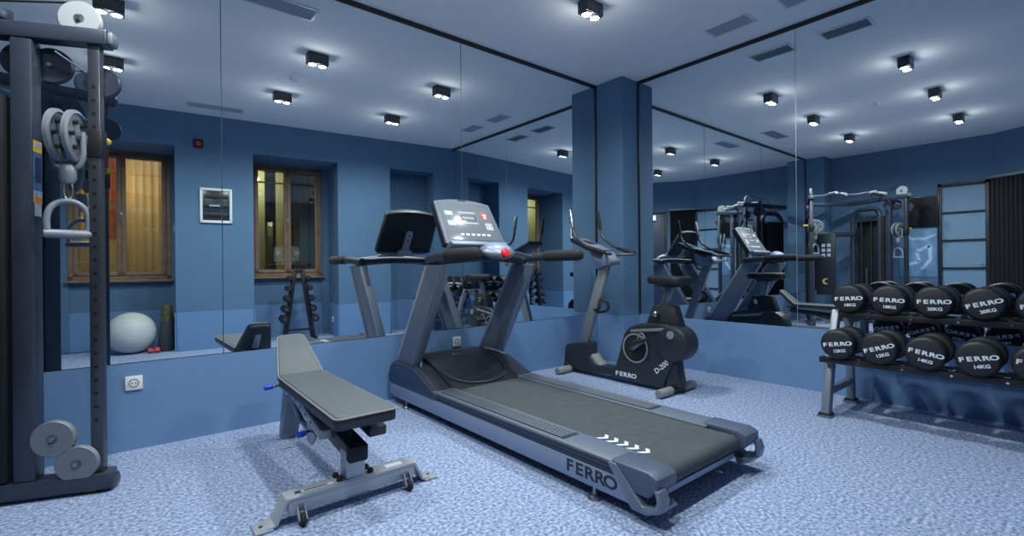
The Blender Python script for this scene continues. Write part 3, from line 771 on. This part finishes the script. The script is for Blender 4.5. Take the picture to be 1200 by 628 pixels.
bh.text('D-200', frame((-.0762, -1.335, .215), (0, -c5, s5), (0, s5, c5)), .062, 'white_ink', .0008, 1.0, .001)
bh.build('housing', bk)
rlg = MB(); rlg.prism([(-1.33, .05), (-1.30, .30), (-1.46, .30), (-1.475, .20), (-1.50, .06)], 'x', -.055, .055, 'bike_black', .012, 2); rlg.build('rear_support', bk)
for yy, nm in ((-.275, 'f'), (-1.43, 'r')):
    s_ = MB(); s_.cyl((-.255, yy, .035), (.255, yy, .035), .026, 'bike_black', 20)
    for q in (-1, 1):
        s_.cyl((q*.085, yy, .038), (q*.262, yy, .038), .036, 'bike_cap', 20, bevel=.006); s_.cyl((q*.262, yy, .038), (q*.268, yy, .038), .030, 'grey_plastic', 20)
        s_.box((q*.20, yy, .008), (.06, .05, .016), 'rubber', .005)
    s_.build('stabilizer', bk)
ck = MB()
for q, dz in ((-1, 1), (1, -1)):
    ck.bar((q*.10, -1.07, .345), (q*.10, -1.07-.15*dz*.75, .345+dz*.085), .018, .03, 'steel', .004)
ck.cyl((-.11, -1.07, .345), (.11, -1.07, .345), .02, 'steel', 16)
ck.build('crank', bk)
for q, dz in ((-1, 1), (1, -1)):
    pdl = MB(); c_ = Vector((q*.16, -1.07-.15*dz*.75, .345+dz*.085))
    pdl.box(c_, (.10, .095, .026), 'rubber', .006, rot=(R(-20), 0, 0)); pdl.cyl((q*.09, c_.y, c_.z), (q*.20, c_.y, c_.z), .009, 'steel', 10)
    pdl.tube([(c_.x-.03*q, c_.y-.03, c_.z+.01), (c_.x-.03*q, c_.y-.01, c_.z+.06), (c_.x-.03*q, c_.y+.03, c_.z+.06), (c_.x-.03*q, c_.y+.045, c_.z+.01)], .006, 'bike_cap', 8, smooth=.03)
    pdl.build('pedal', bk)
ms = MB(); ms.bar((0, -.385, .27), (0, -.685, 1.10), .052, .105, 'bike_grey', .012, up=(0, -1, 0)); ms.build('mast', bk)
bc = MB()
bc.tube([(0.0, -.54, .63), (.02, -.62, .63), (.03, -.68, .65), (.03, -.69, .71), (.01, -.66, .745), (.0, -.58, .75)], .014, 'rubber', 10, smooth=.03)
bc.tube([(-.03, -.56, .65), (-.045, -.62, .65), (-.045, -.65, .70), (-.03, -.62, .75)], .013, 'rubber', 10, smooth=.03)
bc.build('bottle_cage', bk)
cn = MB()
KT = frame((0, -.53, 1.285), (1, 0, 0), (0, .90, .36))
cm = MB(KT); cm.prism([(-.10, -.20), (.10, -.20), (.125, .0), (.11, .22), (-.11, .22), (-.125, .0)], 'z', -.045, 0, 'bike_black', .014, 2)
cm.prism([(-.088, -.16), (.088, -.16), (.10, .0), (.09, .195), (-.09, .195), (-.10, .0)], 'z', -.002, .006, 'grey_plastic', .003)
cm.box((0, .06, .007), (.11, .10, .003), 'trim_black', .001); cm.box((0, .06, .009), (.085, .07, .002), 'tread_panel', .0); cm.box((.02, .075, .0105), (.03, .02, .001), 'red_ink')
for k in range(4): cm.box((-.05+k*.033, -.06, .007), (.022, .02, .003), 'pale_ink', .001)
cm.build('console', bk)
ng = MB(); ng.prism([(-.60, 1.05), (-.78, 1.09), (-.80, 1.13), (-.74, 1.21), (-.52, 1.255), (-.56, 1.12)], 'x', -.06, .06, 'tread_silver', .012)
ng.cyl((-.075, -.77, 1.12), (.075, -.77, 1.12), .032, 'grey_plastic', 18, bevel=.006); ng.build('console_neck', bk)
hb = MB()
for s in (-1, 1):
    hb.tube([(0, -.70, 1.185), (s*.10, -.76, 1.185), (s*.17, -.89, 1.185), (s*.215, -.86, 1.198), (s*.215, -.62, 1.262), (s*.205, -.46, 1.375), (s*.205, -.415, 1.62)], .0125, 'gym_steel_light', 12, smooth=.06)
    hb.tube([(s*.205, -.445, 1.455), (s*.205, -.415, 1.62), (s*.205, -.413, 1.635)], .019, 'steel' if s < 0 else 'rubber', 14, radii=[.018, .018, .010])
    hb.tube([(s*.215, -.86, 1.198), (s*.215, -.66, 1.252)], .0185, 'rubber', 14)
hb.build('handlebar', bk)
stp = MB(); stp.prism([(-1.16, .55), (-1.235, .735), (-1.44, .735), (-1.50, .55)], 'x', -.05, .05, 'seat_black', .012)
stp.build('seat_tower', bk)
pt = MB(); pt.bar((0, -1.315, .70), (0, -1.375, .915), .036, .07, 'steel', .006, up=(0, 1, 0))
for k in range(6): pt.cyl((-.020, -1.322-k*.009, .745+k*.027), (-.017, -1.322-k*.009, .745+k*.027), .006, 'trim_black', 8)
pt.build('seat_post', bk)
for q in (-1, 1): kn = MB(); kn.lathe([(0, 0), (.012, 0), (.014, .025), (.026, .03), (.028, .05), (.018, .06), (0, .06)], (q*.05, -1.30, .665), (q, .3, 0), 'chrome', 20); kn.build('adjusting_knob', bk)
sd = MB()
sd.prism(crv([(-.0, -1.16), (.035, -1.19), (.06, -1.28), (.115, -1.42), (.12, -1.50), (.06, -1.54), (0, -1.53), (-.06, -1.54), (-.12, -1.50), (-.115, -1.42), (-.06, -1.28), (-.035, -1.19)], 3), 'z', .915, .985, 'seat_black', .022, 3)
sd.prism([(-.06, -1.28), (.06, -1.28), (.08, -1.46), (-.08, -1.46)], 'z', .893, .925, 'trim_black', .006)
sd.build('saddle', bk)

# ------------------------------------------------------------------ dumbbell rack and dumbbells
rk = thing('dumbbell_rack', 'two tier grey and black dumbbell rack standing before the right mirror', 'dumbbell rack', (-.40, -3.0, 0))
RO = Matrix.Translation((.40, 3.0, 0))
for yy in (-2.455, -3.50):
    e = MB(RO)
    e.bar((-.705, yy, .012), (-.60, yy, .42), .055, .075, 'rack_grey', .010, up=(0, 1, 0) if False else (1, 0, 0))
    e.bar((-.60, yy, .40), (-.47, yy, .735), .05, .065, 'rack_grey', .010, up=(1, 0, 0))
    e.bar((-.155, yy, .012), (-.205, yy, .735), .05, .065, 'rack_grey', .010, up=(1, 0, 0))
    e.bar((-.66, yy, .17), (-.17, yy, .17), .04, .05, 'rack_grey', .006); e.bar((-.60, yy, .40), (-.19, yy, .40), .04, .05, 'rack_grey', .006)
    e.bar((-.47, yy, .71), (-.20, yy, .71), .04, .05, 'rack_grey', .006)
    ef = e.build('end_frame', rk)
    for xx in (-.705, -.155):
        f = MB(RO); f.box((xx, yy, .008), (.105, .09, .016), 'steel', .006); f.box((xx, yy, .022), (.08, .075, .016), 'rubber', .004); f.build('foot_plate', ef)
for nm, xs, z in (('lower_shelf', (-.705, -.535), .415), ('upper_shelf', (-.475, -.285), .715)):
    q = MB(RO)
    for xx in xs:
        q.bb(xx-.03, xx+.03, -2.425+.0, -3.535, z-.018, z+.008, 'rack_black', .004)
        q.bb(xx-.034, xx-.026, -2.425, -3.535, z-.03, z+.008, 'rack_black', .002)
    for k in range(4):
        y = -2.54-.2335*(k+.5)
        for xx in xs: q.box((xx, y, z+.012), (.055, .03, .010), 'rack_black', .003)
        q.cyl((xs[0]-.0345, y, z-.012), (xs[0]-.037, y, z-.012), .007, 'chrome', 12); q.box((xs[0]-.0, y, z+.0175), (.045, .028, .002), 'chrome')
    q.build(nm, rk)
RHD = .102
def head_mesh(kg, T, name):
    h = MB(T)
    prof = [(0, 0), (RHD-.020, 0), (RHD-.013, .0025), (RHD-.006, .009), (RHD, .020), (RHD, .088), (RHD-.006, .097), (RHD-.02, .102), (.028, .102), (0, .102)]
    h.lathe(prof, (0, 0, 0), (0, 0, -1), 'rubber_urethane', 48)
    for q, ch in enumerate('FERRO'): h.text(ch, Matrix.Translation((-.070+q*.035, .002, .0002)), .036, 'white_ink', .0006, 1.42, .0013)
    h.text(kg+'KG', Matrix.Translation((.008, -.044, .0002)), .027, 'white_ink', .0006, 1.15, .0010)
    return h
def make_dumbbell(kg, loc, rot, label):
    t = thing('dumbbell', label, 'dumbbell', loc, rot, 'round dumbbells on the rack')
    head_mesh(kg, frame((-.160, 0, 0), (0, -1, 0), (0, 0, 1)), 'h').build('head', t)
    head_mesh(kg, frame((.160, 0, 0), (0, 1, 0), (0, 0, 1)), 'h').build('head', t)
    g = MB(); g.lathe([(0, 0), (.028, 0), (.028, .006), (.015, .010), (.0175, .03), (.0185, .06), (.0175, .09), (.015, .11), (.028, .114), (.028, .12), (0, .12)], (-.06, 0, 0), (1, 0, 0), 'steel', 24); g.build('handle', t)
    return t
plan = []
for k in range(5): plan.append(('L', k, ('12', '12', '14', '14', '16')[k], (10, 20, -10, 12, -6)[k]))
for k in range(5): plan.append(('U', k, ('18', '18', '20', '20', '22')[k], (5, -2, 2, 17, 8)[k]))
LB = {('L', 0): 'black round 12KG dumbbell on the lower rack tier, next to the end frame', ('L', 1): 'black round 12KG dumbbell with the steeply tilted lettering, lower tier',
      ('L', 2): 'black round 14KG dumbbell, lettering sloping down, in the middle of the lower tier', ('L', 3): 'black round 14KG dumbbell, lettering sloping up, lower tier',
      ('L', 4): 'black round dumbbell at the picture edge on the lower tier',
      ('U', 0): 'black round 18KG dumbbell at the mirror pillar end of the upper tier', ('U', 1): 'second black round 18KG dumbbell on the upper tier, lettering level',
      ('U', 2): 'black round 20KG dumbbell on the upper tier with level lettering', ('U', 3): 'black round 20KG dumbbell on the upper tier with tilted lettering',
      ('U', 4): 'black round dumbbell at the picture edge on the upper tier'}
protos = {}
for row, k, kg, tilt in plan:
    loc = (-.62, -2.545-.232*k, .423+RHD+.0005) if row == 'L' else (-.38, -2.545-.232*k, .723+RHD+.0005)
    rot = (R(-tilt), 0, 0)
    if kg in protos: dup(protos[kg], loc, rot, LB[(row, k)])
    else: protos[kg] = make_dumbbell(kg, loc, rot, LB[(row, k)])

# ------------------------------------------------------------------ cable machine in the far corner
# local x points out of the corner towards the room, local y towards the long mirror
MXc, MYc = -5.19, -1.097
ft = thing('cable_machine', 'black dual pulley cable machine standing in the far corner', 'cable machine', (MXc, MYc, 0), (0, 0, R(-45)))
RM = Matrix.Translation((MXc, MYc, 0)) @ Matrix.Rotation(R(-45), 4, 'Z')
RMi = RM.inverted()
AD = (.905, .4254)
def S(s, sg, z, off=0.0):       # point on the arm, s metres inward from the front post; off = sideways towards the outside
    x = 0-AD[0]*s - AD[1]*off; y = .76-AD[1]*s + AD[0]*off
    return (x, sg*y, z)
TOPZ = 2.22
for sg in (1, -1):
    b = MB(); b.bar(S(-.055, sg, .055), S(1.02, sg, .055), .11, .075, 'gym_steel', .008)
    b.bar(S(-.075, sg, .04), S(-.045, sg, .04), .10, .06, 'gym_steel', .02)
    b.build('base_beam', ft)
    y_ = MB(); y_.box((0, 0, .008), (.075, .05, .016), 'rubber', .004); y_.box((0.0, 0, .012), (.05, .056, .012), 'yellow_ink', .003)
    o = y_.build('foot_pad', ft); o.location = S(.03, sg, 0, .0); o.rotation_euler = (0, 0, math.atan2(AD[1]*sg, AD[0]))
    gp = MB(); gp.bar(S(0, sg, .09), S(0, sg, TOPZ-.04), .05, .05, 'gym_steel_light', .005, up=(AD[0], sg*AD[1], 0))
    for k in range(26):
        z = .35+k*.065; c = Vector(S(0, sg, z, -.0262)); c2 = Vector(S(0, sg, z, -.0245)); gp.cyl(c, c2, .009, 'trim_black', 8)
    gp.build('guide_post', ft)
    mp = MB(); mp.bar(S(.27, sg, .09), S(.27, sg, TOPZ-.05), .082, .082, 'gym_steel', .008, up=(AD[0], sg*AD[1], 0)); mpo = mp.build('main_post', ft)
    if sg > 0:
        lb = MB(); o_ = Vector(S(.27-.0418, sg, 1.56)); ex = Vector((-AD[1], sg*AD[0], 0))
        F = frame(o_, ex, (0, 0, 1)); q = MB(F)
        q.box((0.0, .11, 0), (.066, .055, .002), 'yellow_ink'); q.box((0.0, .115, .0012), (.05, .02, .001), 'pale_ink'); q.box((0, -.01, 0), (.066, .18, .002), 'blue_ink'); q.box((0, .0, .0012), (.05, .12, .001), 'tread_panel')
        q.box((0, -.115, 0), (.066, .03, .002), 'pale_ink'); q.box((0, -.145, 0), (.066, .03, .002), 'orange_ink'); q.box((0, -.19, 0), (.05, .06, .002), 'pale_ink')
        q.build('sticker', mpo)
    # stack tower: arch of bent tube
    tw = MB()
    tw.tube([S(.42, sg, .09), S(.42, sg, 1.95), S(.48, sg, 2.06), S(.80, sg, 2.06), S(.90, sg, 1.95), S(.90, sg, .09)], .04, 'gym_steel', 16, smooth=.12)
    tw.bar(S(.42, sg, 1.86), S(.90, sg, 1.86), .05, .05, 'gym_steel', .005)
    tw.build('stack_frame', ft)
    for s_ in (.57, .74):
        g = MB(); g.cyl(S(s_, sg, .12), S(s_, sg, 1.86), .011, 'chrome', 12); g.build('guide_rod', ft)
    ws = MB()
    for k in range(16):
        ws.bar(S(.53, sg, .16+k*.034), S(.78, sg, .16+k*.034), .11, .030, 'bike_black', .004)
    ws.cyl(S(.655, sg, .14), S(.655, sg, 1.0), .014, 'steel', 10)
    ws.build('weight_stack', ft)
    sh = MB(); sh.bar(S(.45, sg, 1.02, .075), S(.87, sg, 1.02, .075), .012, 1.75, 'black_matte', .003)
    if sg > 0: sh.bar(S(.45, sg, 1.22, -.075), S(.87, sg, 1.22, -.075), .012, 1.25, 'black_matte', .003)
    sh.bar(S(.335, sg, 1.0, .02), S(.375, sg, 1.0, .02), .12, 1.80, 'black_matte', .004)
    sh.build('shroud', ft)
    tb = MB(); tb.bar(S(-.06, sg, TOPZ), S(1.0, sg, TOPZ-.03), .085, .075, 'gym_steel', .008); tb.bar(S(-.085, sg, TOPZ), S(-.055, sg, TOPZ), .08, .07, 'pulley_grey', .02)
    tb.build('top_beam', ft)
    def pulley(c, r, axis_off, m='pulley_grey', name='pulley', w=.034):
        p = MB(); a = Vector(S(c[0], sg, c[1], axis_off)); d = Vector(S(c[0], sg, c[1], axis_off-.5))-a; d.normalize()
        p.lathe([(0, .004), (r*.18, .004), (r*.2, 0), (r*.96, 0), (r, .004), (r*.93, w/2), (r, w-.004), (r*.96, w), (0, w)], a, d, m, 36)
        p.lathe([(0, w+.012), (r*.12, w+.012), (r*.14, w), (r*.26, w), (r*.28, w-.004)], a, d, 'steel', 20)
        p.build(name, ft)
    pulley((.06, TOPZ+.085), .085, .02, 'pulley_top')
    pulley((.20, TOPZ-.135), .085, .085, 'gym_steel'); pulley((.31, TOPZ-.125), .085, .085, 'gym_steel')
    pulley((.16, .285), .085, -.02); pulley((.07, .155), .085, -.02)
    pulley((-.01, TOPZ-.20), .075, .065, 'gym_steel')
    ca = MB()
    ca.tube([S(.06, sg, TOPZ+.168, .004), S(.55, sg, TOPZ+.10, .004), S(.655, sg, 2.0, 0)], .005, 'trim_black', 8)
    ca.tube([S(.305, sg, TOPZ-.13, .07), S(.30, sg, .3, .0)], .005, 'trim_black', 8)
    ca.tube([S(.15, sg, .21, -.04), S(.08, sg, .235, -.04)], .008, 'trim_black', 8)
    ca.tube([S(.14, sg, TOPZ-.10, -.045), S(-.0, sg, TOPZ-.20, .03)], .004, 'steel', 8)
    ca.build('cable', ft)
# cross members and pull-up bar
cr = MB(); cr.bar(S(.92, 1, .055), S(.92, -1, .055), .08, .07, 'gym_steel', .006); cr.build('rear_base', ft)
cr = MB(); cr.bar(S(.88, 1, 1.62), S(.88, -1, 1.62), .07, .09, 'gym_steel', .006); cr.bar(S(.95, 1, TOPZ-.03), S(.95, -1, TOPZ-.03), .07, .07, 'gym_steel', .006); cr.build('cross_beam', ft)
pb = MB()
P0 = Vector(S(.36, 1, TOPZ+.06)); P1 = Vector(S(.36, -1, TOPZ+.06))
L_ = lambda t, dx=0, dz=0: (P0.x+dx, P0.y+(P1.y-P0.y)*t, P0.z+dz)
pb.tube([L_(0), L_(.12, .06), L_(.30, .20, .03), L_(.42, .14, .0), L_(.58, .14, 0), L_(.70, .20, .03), L_(.88, .06), L_(1)], .021, 'steel', 12, smooth=.06)
for t, dx in ((.24, 1), (.76, 1)):
    pb.tube([L_(t-.04, 0.14, .02), L_(t-.02, .32, .02)], .024, 'pulley_top', 12); pb.tube([L_(t+.10, 0.16, .02), L_(t+.10, .34, -.02)], .024, 'pulley_top', 12)
for t in (0, 1): pb.box(L_(t, 0, 0), (.07, .06, .05), 'gym_steel', .006)
pb.build('pull_up_bar', ft)
# instruction board on the shroud
ip = MB()
IT = frame(S(.50, 1, 1.18, -.30), (math.cos(R(45)), math.sin(R(45)), 0), (0, 0, 1))
ip = MB(frame(RMi @ Vector((-5.02, -.66, 1.15)), RMi.to_3x3() @ Vector((0, 1, 0)), (0, 0, 1)))
ip.prism([(-.15, -.62), (.15, -.62), (.15, .42), (.12, .45), (-.12, .45), (-.15, .42)], 'z', -.03, 0, 'bike_black', .008)
ip.build('stack_cover', ft)
ip = MB(frame(RMi @ Vector((-5.02, -.66, 1.15)), RMi.to_3x3() @ Vector((0, 1, 0)), (0, 0, 1)))
for r_ in range(3):
    for c_ in range(2): ip.box((-.05+c_*.085, .25-r_*.085, .002), (.055, .055, .003), 'pale_ink')
arcp = [(.052*math.cos(R(a)), -.38+.052*math.sin(R(a))) for a in range(-130, 131, 20)]; arci = [(-.012+.034*math.cos(R(a)), -.38+.038*math.sin(R(a))) for a in range(110, -111, -20)]
ip.prism(arcp+arci, 'z', .0, .003, 'yellow_ink')
ip.build('instruction_print', ft)
ipb = MB(frame(RMi @ Vector((-5.02, -.66, 1.15)), RMi.to_3x3() @ Vector((0, 1, 0)), (0, 0, 1)))
ipb.bar((0, .30, -.03), (.0, .30, -.36), .05, .05, 'gym_steel', .005); ipb.bar((0, -.50, -.03), (0, -.50, -.36), .05, .05, 'gym_steel', .005); ipb.build('cover_bracket', ft)

def carriage(sg, z, name='swivel_pulley'):
    # sliding block on the post with a twin-cheek swivel pulley hanging towards the middle of the machine
    c = MB(); p = Vector(S(0, sg, z)); c.box((p.x, p.y, p.z), (.066, .066, .14), 'black_plastic', .008, rot=(0, 0, math.atan2(AD[1]*sg, AD[0])))
    q = Vector(S(.0, sg, z, -.05)); c.cyl(Vector(S(0, sg, z+.04, .045)), Vector(S(0, sg, z+.04, .115)), .018, 'yellow_ink', 14)
    c.build('carriage', ft)
    w = MB()
    # two cheeks side by side across the arm, between the guide post and the main post
    nrm = Vector((AD[0], sg*AD[1], 0)).normalized(); d = Vector((-AD[1], sg*AD[0], 0)).normalized()
    ctr = Vector(S(.088, sg, z+.02, -.06))
    for o_, r in ((-.033, .122), (.033, .122)):
        a = ctr+nrm*o_
        w.lathe([(0, .002), (r*.2, .002), (r*.25, 0), (r*.90, 0), (r, .006), (r, .022), (r*.88, .028), (r*.84, .018), (r*.3, .018), (0, .018)], a-nrm*.014, nrm, 'pulley_grey', 36)
        for k in range(6):
            an = k*PI/3; pos = a+(d*math.cos(an)+Vector((0, 0, 1))*math.sin(an))*r*.55
            w.cyl(pos-nrm*.016, pos+nrm*.022, .011, 'trim_black', 10)
    w.cyl(ctr-nrm*.06, ctr+nrm*.06, .018, 'steel', 16)
    w.build('twin_wheel', ft)
    y = MB()
    y.bar(p, ctr, .03, .06, 'gym_steel', .006)
    y.tube([ctr+nrm*.058+Vector((0, 0, .02)), ctr+nrm*.062+Vector((0, 0, -.10)), ctr+nrm*.04+Vector((0, 0, -.155)), ctr-nrm*.04+Vector((0, 0, -.155)), ctr-nrm*.062+Vector((0, 0, -.10)), ctr-nrm*.058+Vector((0, 0, .02))], .011, 'pulley_grey', 10, smooth=.05)
    y.lathe([(0, 0), (.022, 0), (.032, .02), (.032, .07), (.02, .09), (0, .09)], ctr+Vector((0, 0, -.225)), (0, 0, 1), 'pulley_grey', 20)
    y.build('yoke', ft)
    return ctr
def dhandle(world, rz, label):
    t = thing('cable_stirrup', label, 'cable handle', world, (0, 0, rz), 'stirrup handles of the cable machine')
    h = MB()
    h.tube([(-.074, 0, -.225), (-.078, 0, -.165), (-.066, 0, -.11), (-.028, 0, -.075), (.028, 0, -.075), (.066, 0, -.11), (.078, 0, -.165), (.074, 0, -.225)], .013, 'pulley_grey', 14, smooth=.05)
    h.build('stirrup', t)
    g = MB(); g.lathe([(0, 0), (.016, 0), (.020, .01), (.021, .09), (.020, .17), (.016, .18), (0, .18)], (-.09, 0, -.232), (1, 0, 0), 'pulley_grey', 20); g.build('grip', t)
    c = MB()
    c.tube([(0, 0, .02), (.016, 0, .0), (.016, 0, -.05), (0, 0, -.075), (-.016, 0, -.05), (-.016, 0, .0), (0, 0, .02)], .005, 'steel', 8, smooth=.012)
    c.build('snap_hook', t)
    return t
c1 = carriage(1, 1.70); w1 = RM @ Vector((c1.x, c1.y, c1.z-.235)); dhandle(w1, R(18), 'grey stirrup handle hanging nearest the long mirror, by the printed cover')
c2 = carriage(-1, 1.62); w2 = RM @ Vector((c2.x, c2.y, c2.z-.235)); dhandle(w2, R(-60), 'grey stirrup handle hanging on the post nearest the poster')

# ------------------------------------------------------------------ things in the niches
bl = MB(); bl.ell((0, 0, 0), (.268, .268, .265), 'ball_white', 40, 24)
for k in range(-4, 5):
    z = k*.05; r = .2685*math.sqrt(max(0, 1-(z/.2655)**2))
    bl.lathe([(r-.002, z-.0035), (r+.0006, z), (r-.002, z+.0035)], (0, 0, 0), (0, 0, 1), 'ball_white', 48)
tag(bl.build('exercise_ball', loc=(-4.46, -4.26, .265)), 'large pale grey exercise ball on the floor of the curtained niche', 'exercise ball')
rm = thing('rolled_mat', 'dark roll with mottled green top standing in the niche beside the ball', 'mat roll', (-4.10, -4.20, 0), (R(-5), R(1), 0))
q = MB(); q.lathe([(0, 0), (.085, 0), (.092, .02), (.085, .25), (.07, .40), (0, .40)], (0, 0, .012), (0, 0, 1), 'grey_cloth', 24); q.build('lower_cover', rm)
q = MB(); q.lathe([(0, .40), (.07, .40), (.064, .52), (.055, .585), (.03, .61), (0, .615)], (0, 0, .012), (0, 0, 1), 'camo', 24); q.build('upper_cover', rm)
q = MB(); q.tube([(.06, .05, .25), (.085, .075, .38), (.05, .045, .52)], .010, 'black_matte', 8, smooth=.08); q.build('strap', rm)
hw = MB()
for s in (-1, 1): hw.lathe([(0, 0), (.03, 0), (.036, .008), (.036, .05), (.03, .058), (0, .058)], (s*.035-.029, 0, .036), (1, 0, 0), 'red_ink', 8)
hw.cyl((-.05, 0, .036), (.05, 0, .036), .014, 'red_ink', 12)
tag(hw.build('hand_weight', loc=(-4.235, -4.075, 0)), 'small red hand weight on the floor between ball and roll', 'hand weight')

# A-shaped stand with small dumbbells (niche of window_2)
AT = TN @ Matrix.Translation((2.49, .30, 0)) @ Matrix.Rotation(PI, 4, 'Z')     # local x = room +x, local y = towards the room
st_ = thing('dumbbell_stand', 'black A shaped stand with small dumbbells under the dark window', 'dumbbell stand'); st_.matrix_world = AT
for s in (-1, 1):
    l = MB()
    l.bar((s*.20, 0, .02), (s*.055, 0, 1.06), .05, .07, 'rack_black', .006, up=(1, 0, 0)); l.build('upright', st_)
    f = MB(); f.bar((s*.215, -.16, .02), (s*.215, .16, .02), .05, .04, 'rack_black', .006); f.build('foot', st_)
c = MB(); c.bar((-.06, 0, 1.04), (.06, 0, 1.04), .05, .05, 'rack_black', .006); c.bar((-.19, 0, .14), (.19, 0, .14), .03, .03, 'rack_black', .004); c.build('cross_piece', st_)
for s in (-1, 1):
    for k in range(5):
        z = .30+k*.155; xx = s*(.20-.145*(z/1.04)+.045)
        cr = MB(); cr.bar((xx-s*.03, -.045, z-.022), (xx+s*.05, -.045, z-.008), .012, .012, 'rack_black', .002); cr.bar((xx-s*.03, .045, z-.022), (xx+s*.05, .045, z-.008), .012, .012, 'rack_black', .002); cr.build('cradle', st_)
def small_db(r, loc, label):
    t = thing('small_dumbbell', label, 'dumbbell', group='small dumbbells on the A shaped stand'); t.matrix_world = loc
    for s in (-1, 1):
        h = MB(); h.lathe([(0, 0), (r*.8, 0), (r, r*.2), (r, r*1.0), (r*.8, r*1.2), (0, r*1.2)], (0, s*.062, 0), (0, s, 0), 'rubber_urethane', 6)
        h.lathe([(0, 0), (r*.42, 0), (r*.42, .004), (0, .004)], (0, s*(.062+r*1.2), 0), (0, s, 0), 'chrome', 16); h.build('head', t)
    g = MB(); g.cyl((0, -.064, 0), (0, .064, 0), .012, 'steel', 12); g.build('handle', t)
WN = ('lowest', 'second lowest', 'middle', 'second highest', 'highest')
for s in (-1, 1):
    for k in range(5):
        z = .30+k*.155; xx = s*(.20-.145*(z/1.04)+.055); r = .066-.007*k
        small_db(r, AT @ Matrix.Translation((xx, 0, z+.014)), '%s small dumbbell on the A shaped stand leg %s the wall socket' % (WN[k], 'nearer to' if s > 0 else 'farther from'))

# ------------------------------------------------------------------ light beyond the windows
def plight(loc, e, c, r=.08):
    L = bpy.data.lights.new('corridor_lamp', 'POINT'); L.energy = e; L.color = c; L.shadow_soft_size = r
    o = bpy.data.objects.new('corridor_lamp', L); col.objects.link(o); o.location = loc
plight(TN @ Vector((4.65, 1.5, 2.3)), 85, (1.0, .88, .73))
plight(TN @ Vector((3.0, 1.5, 2.6)), 13, (.96, 1.0, .76))

w = bpy.data.worlds.new('World'); sc.world = w; w.use_nodes = True
w.node_tree.nodes['Background'].inputs['Color'].default_value = (.02, .03, .05, 1)
w.node_tree.nodes['Background'].inputs['Strength'].default_value = 0.3

# ------------------------------------------------------------------ camera
f_px = 561.15; yaw = 0.885; roll = -0.5298
cd = bpy.data.cameras.new('Camera'); cam = bpy.data.objects.new('Camera', cd); col.objects.link(cam)
cd.sensor_fit = 'HORIZONTAL'; cd.sensor_width = 36.0; cd.lens = 36.0*f_px/1200.0
cd.shift_y = -(314.0-312.26)/1200.0; cd.clip_start = 0.02
fw = Vector((math.cos(yaw), math.sin(yaw), 0)); rt = Vector((math.sin(yaw), -math.cos(yaw), 0)); up = Vector((0, 0, 1))
a = R(roll)
rt2 = rt*math.cos(a)+up*math.sin(a); up2 = up*math.cos(a)-rt*math.sin(a)
cam.matrix_world = Matrix(((rt2.x, up2.x, -fw.x, -4.5668), (rt2.y, up2.y, -fw.y, -3.677), (rt2.z, up2.z, -fw.z, 1.08), (0, 0, 0, 1)))
sc.camera = cam

vs = sc.view_settings
sc.display_settings.display_device = 'sRGB'
vs.view_transform = 'Standard'; vs.look = 'None'; vs.gamma = 1.0; vs.exposure = 0.0; vs.use_curve_mapping = False
cy = sc.cycles
cy.max_bounces = 14; cy.diffuse_bounces = 6; cy.glossy_bounces = 10; cy.transmission_bounces = 8; cy.transparent_max_bounces = 12
cy.caustics_reflective = True; cy.blur_glossy = 0.0; cy.sample_clamp_indirect = 3.0; cy.sample_clamp_direct = 0.0
cy.use_denoising = True
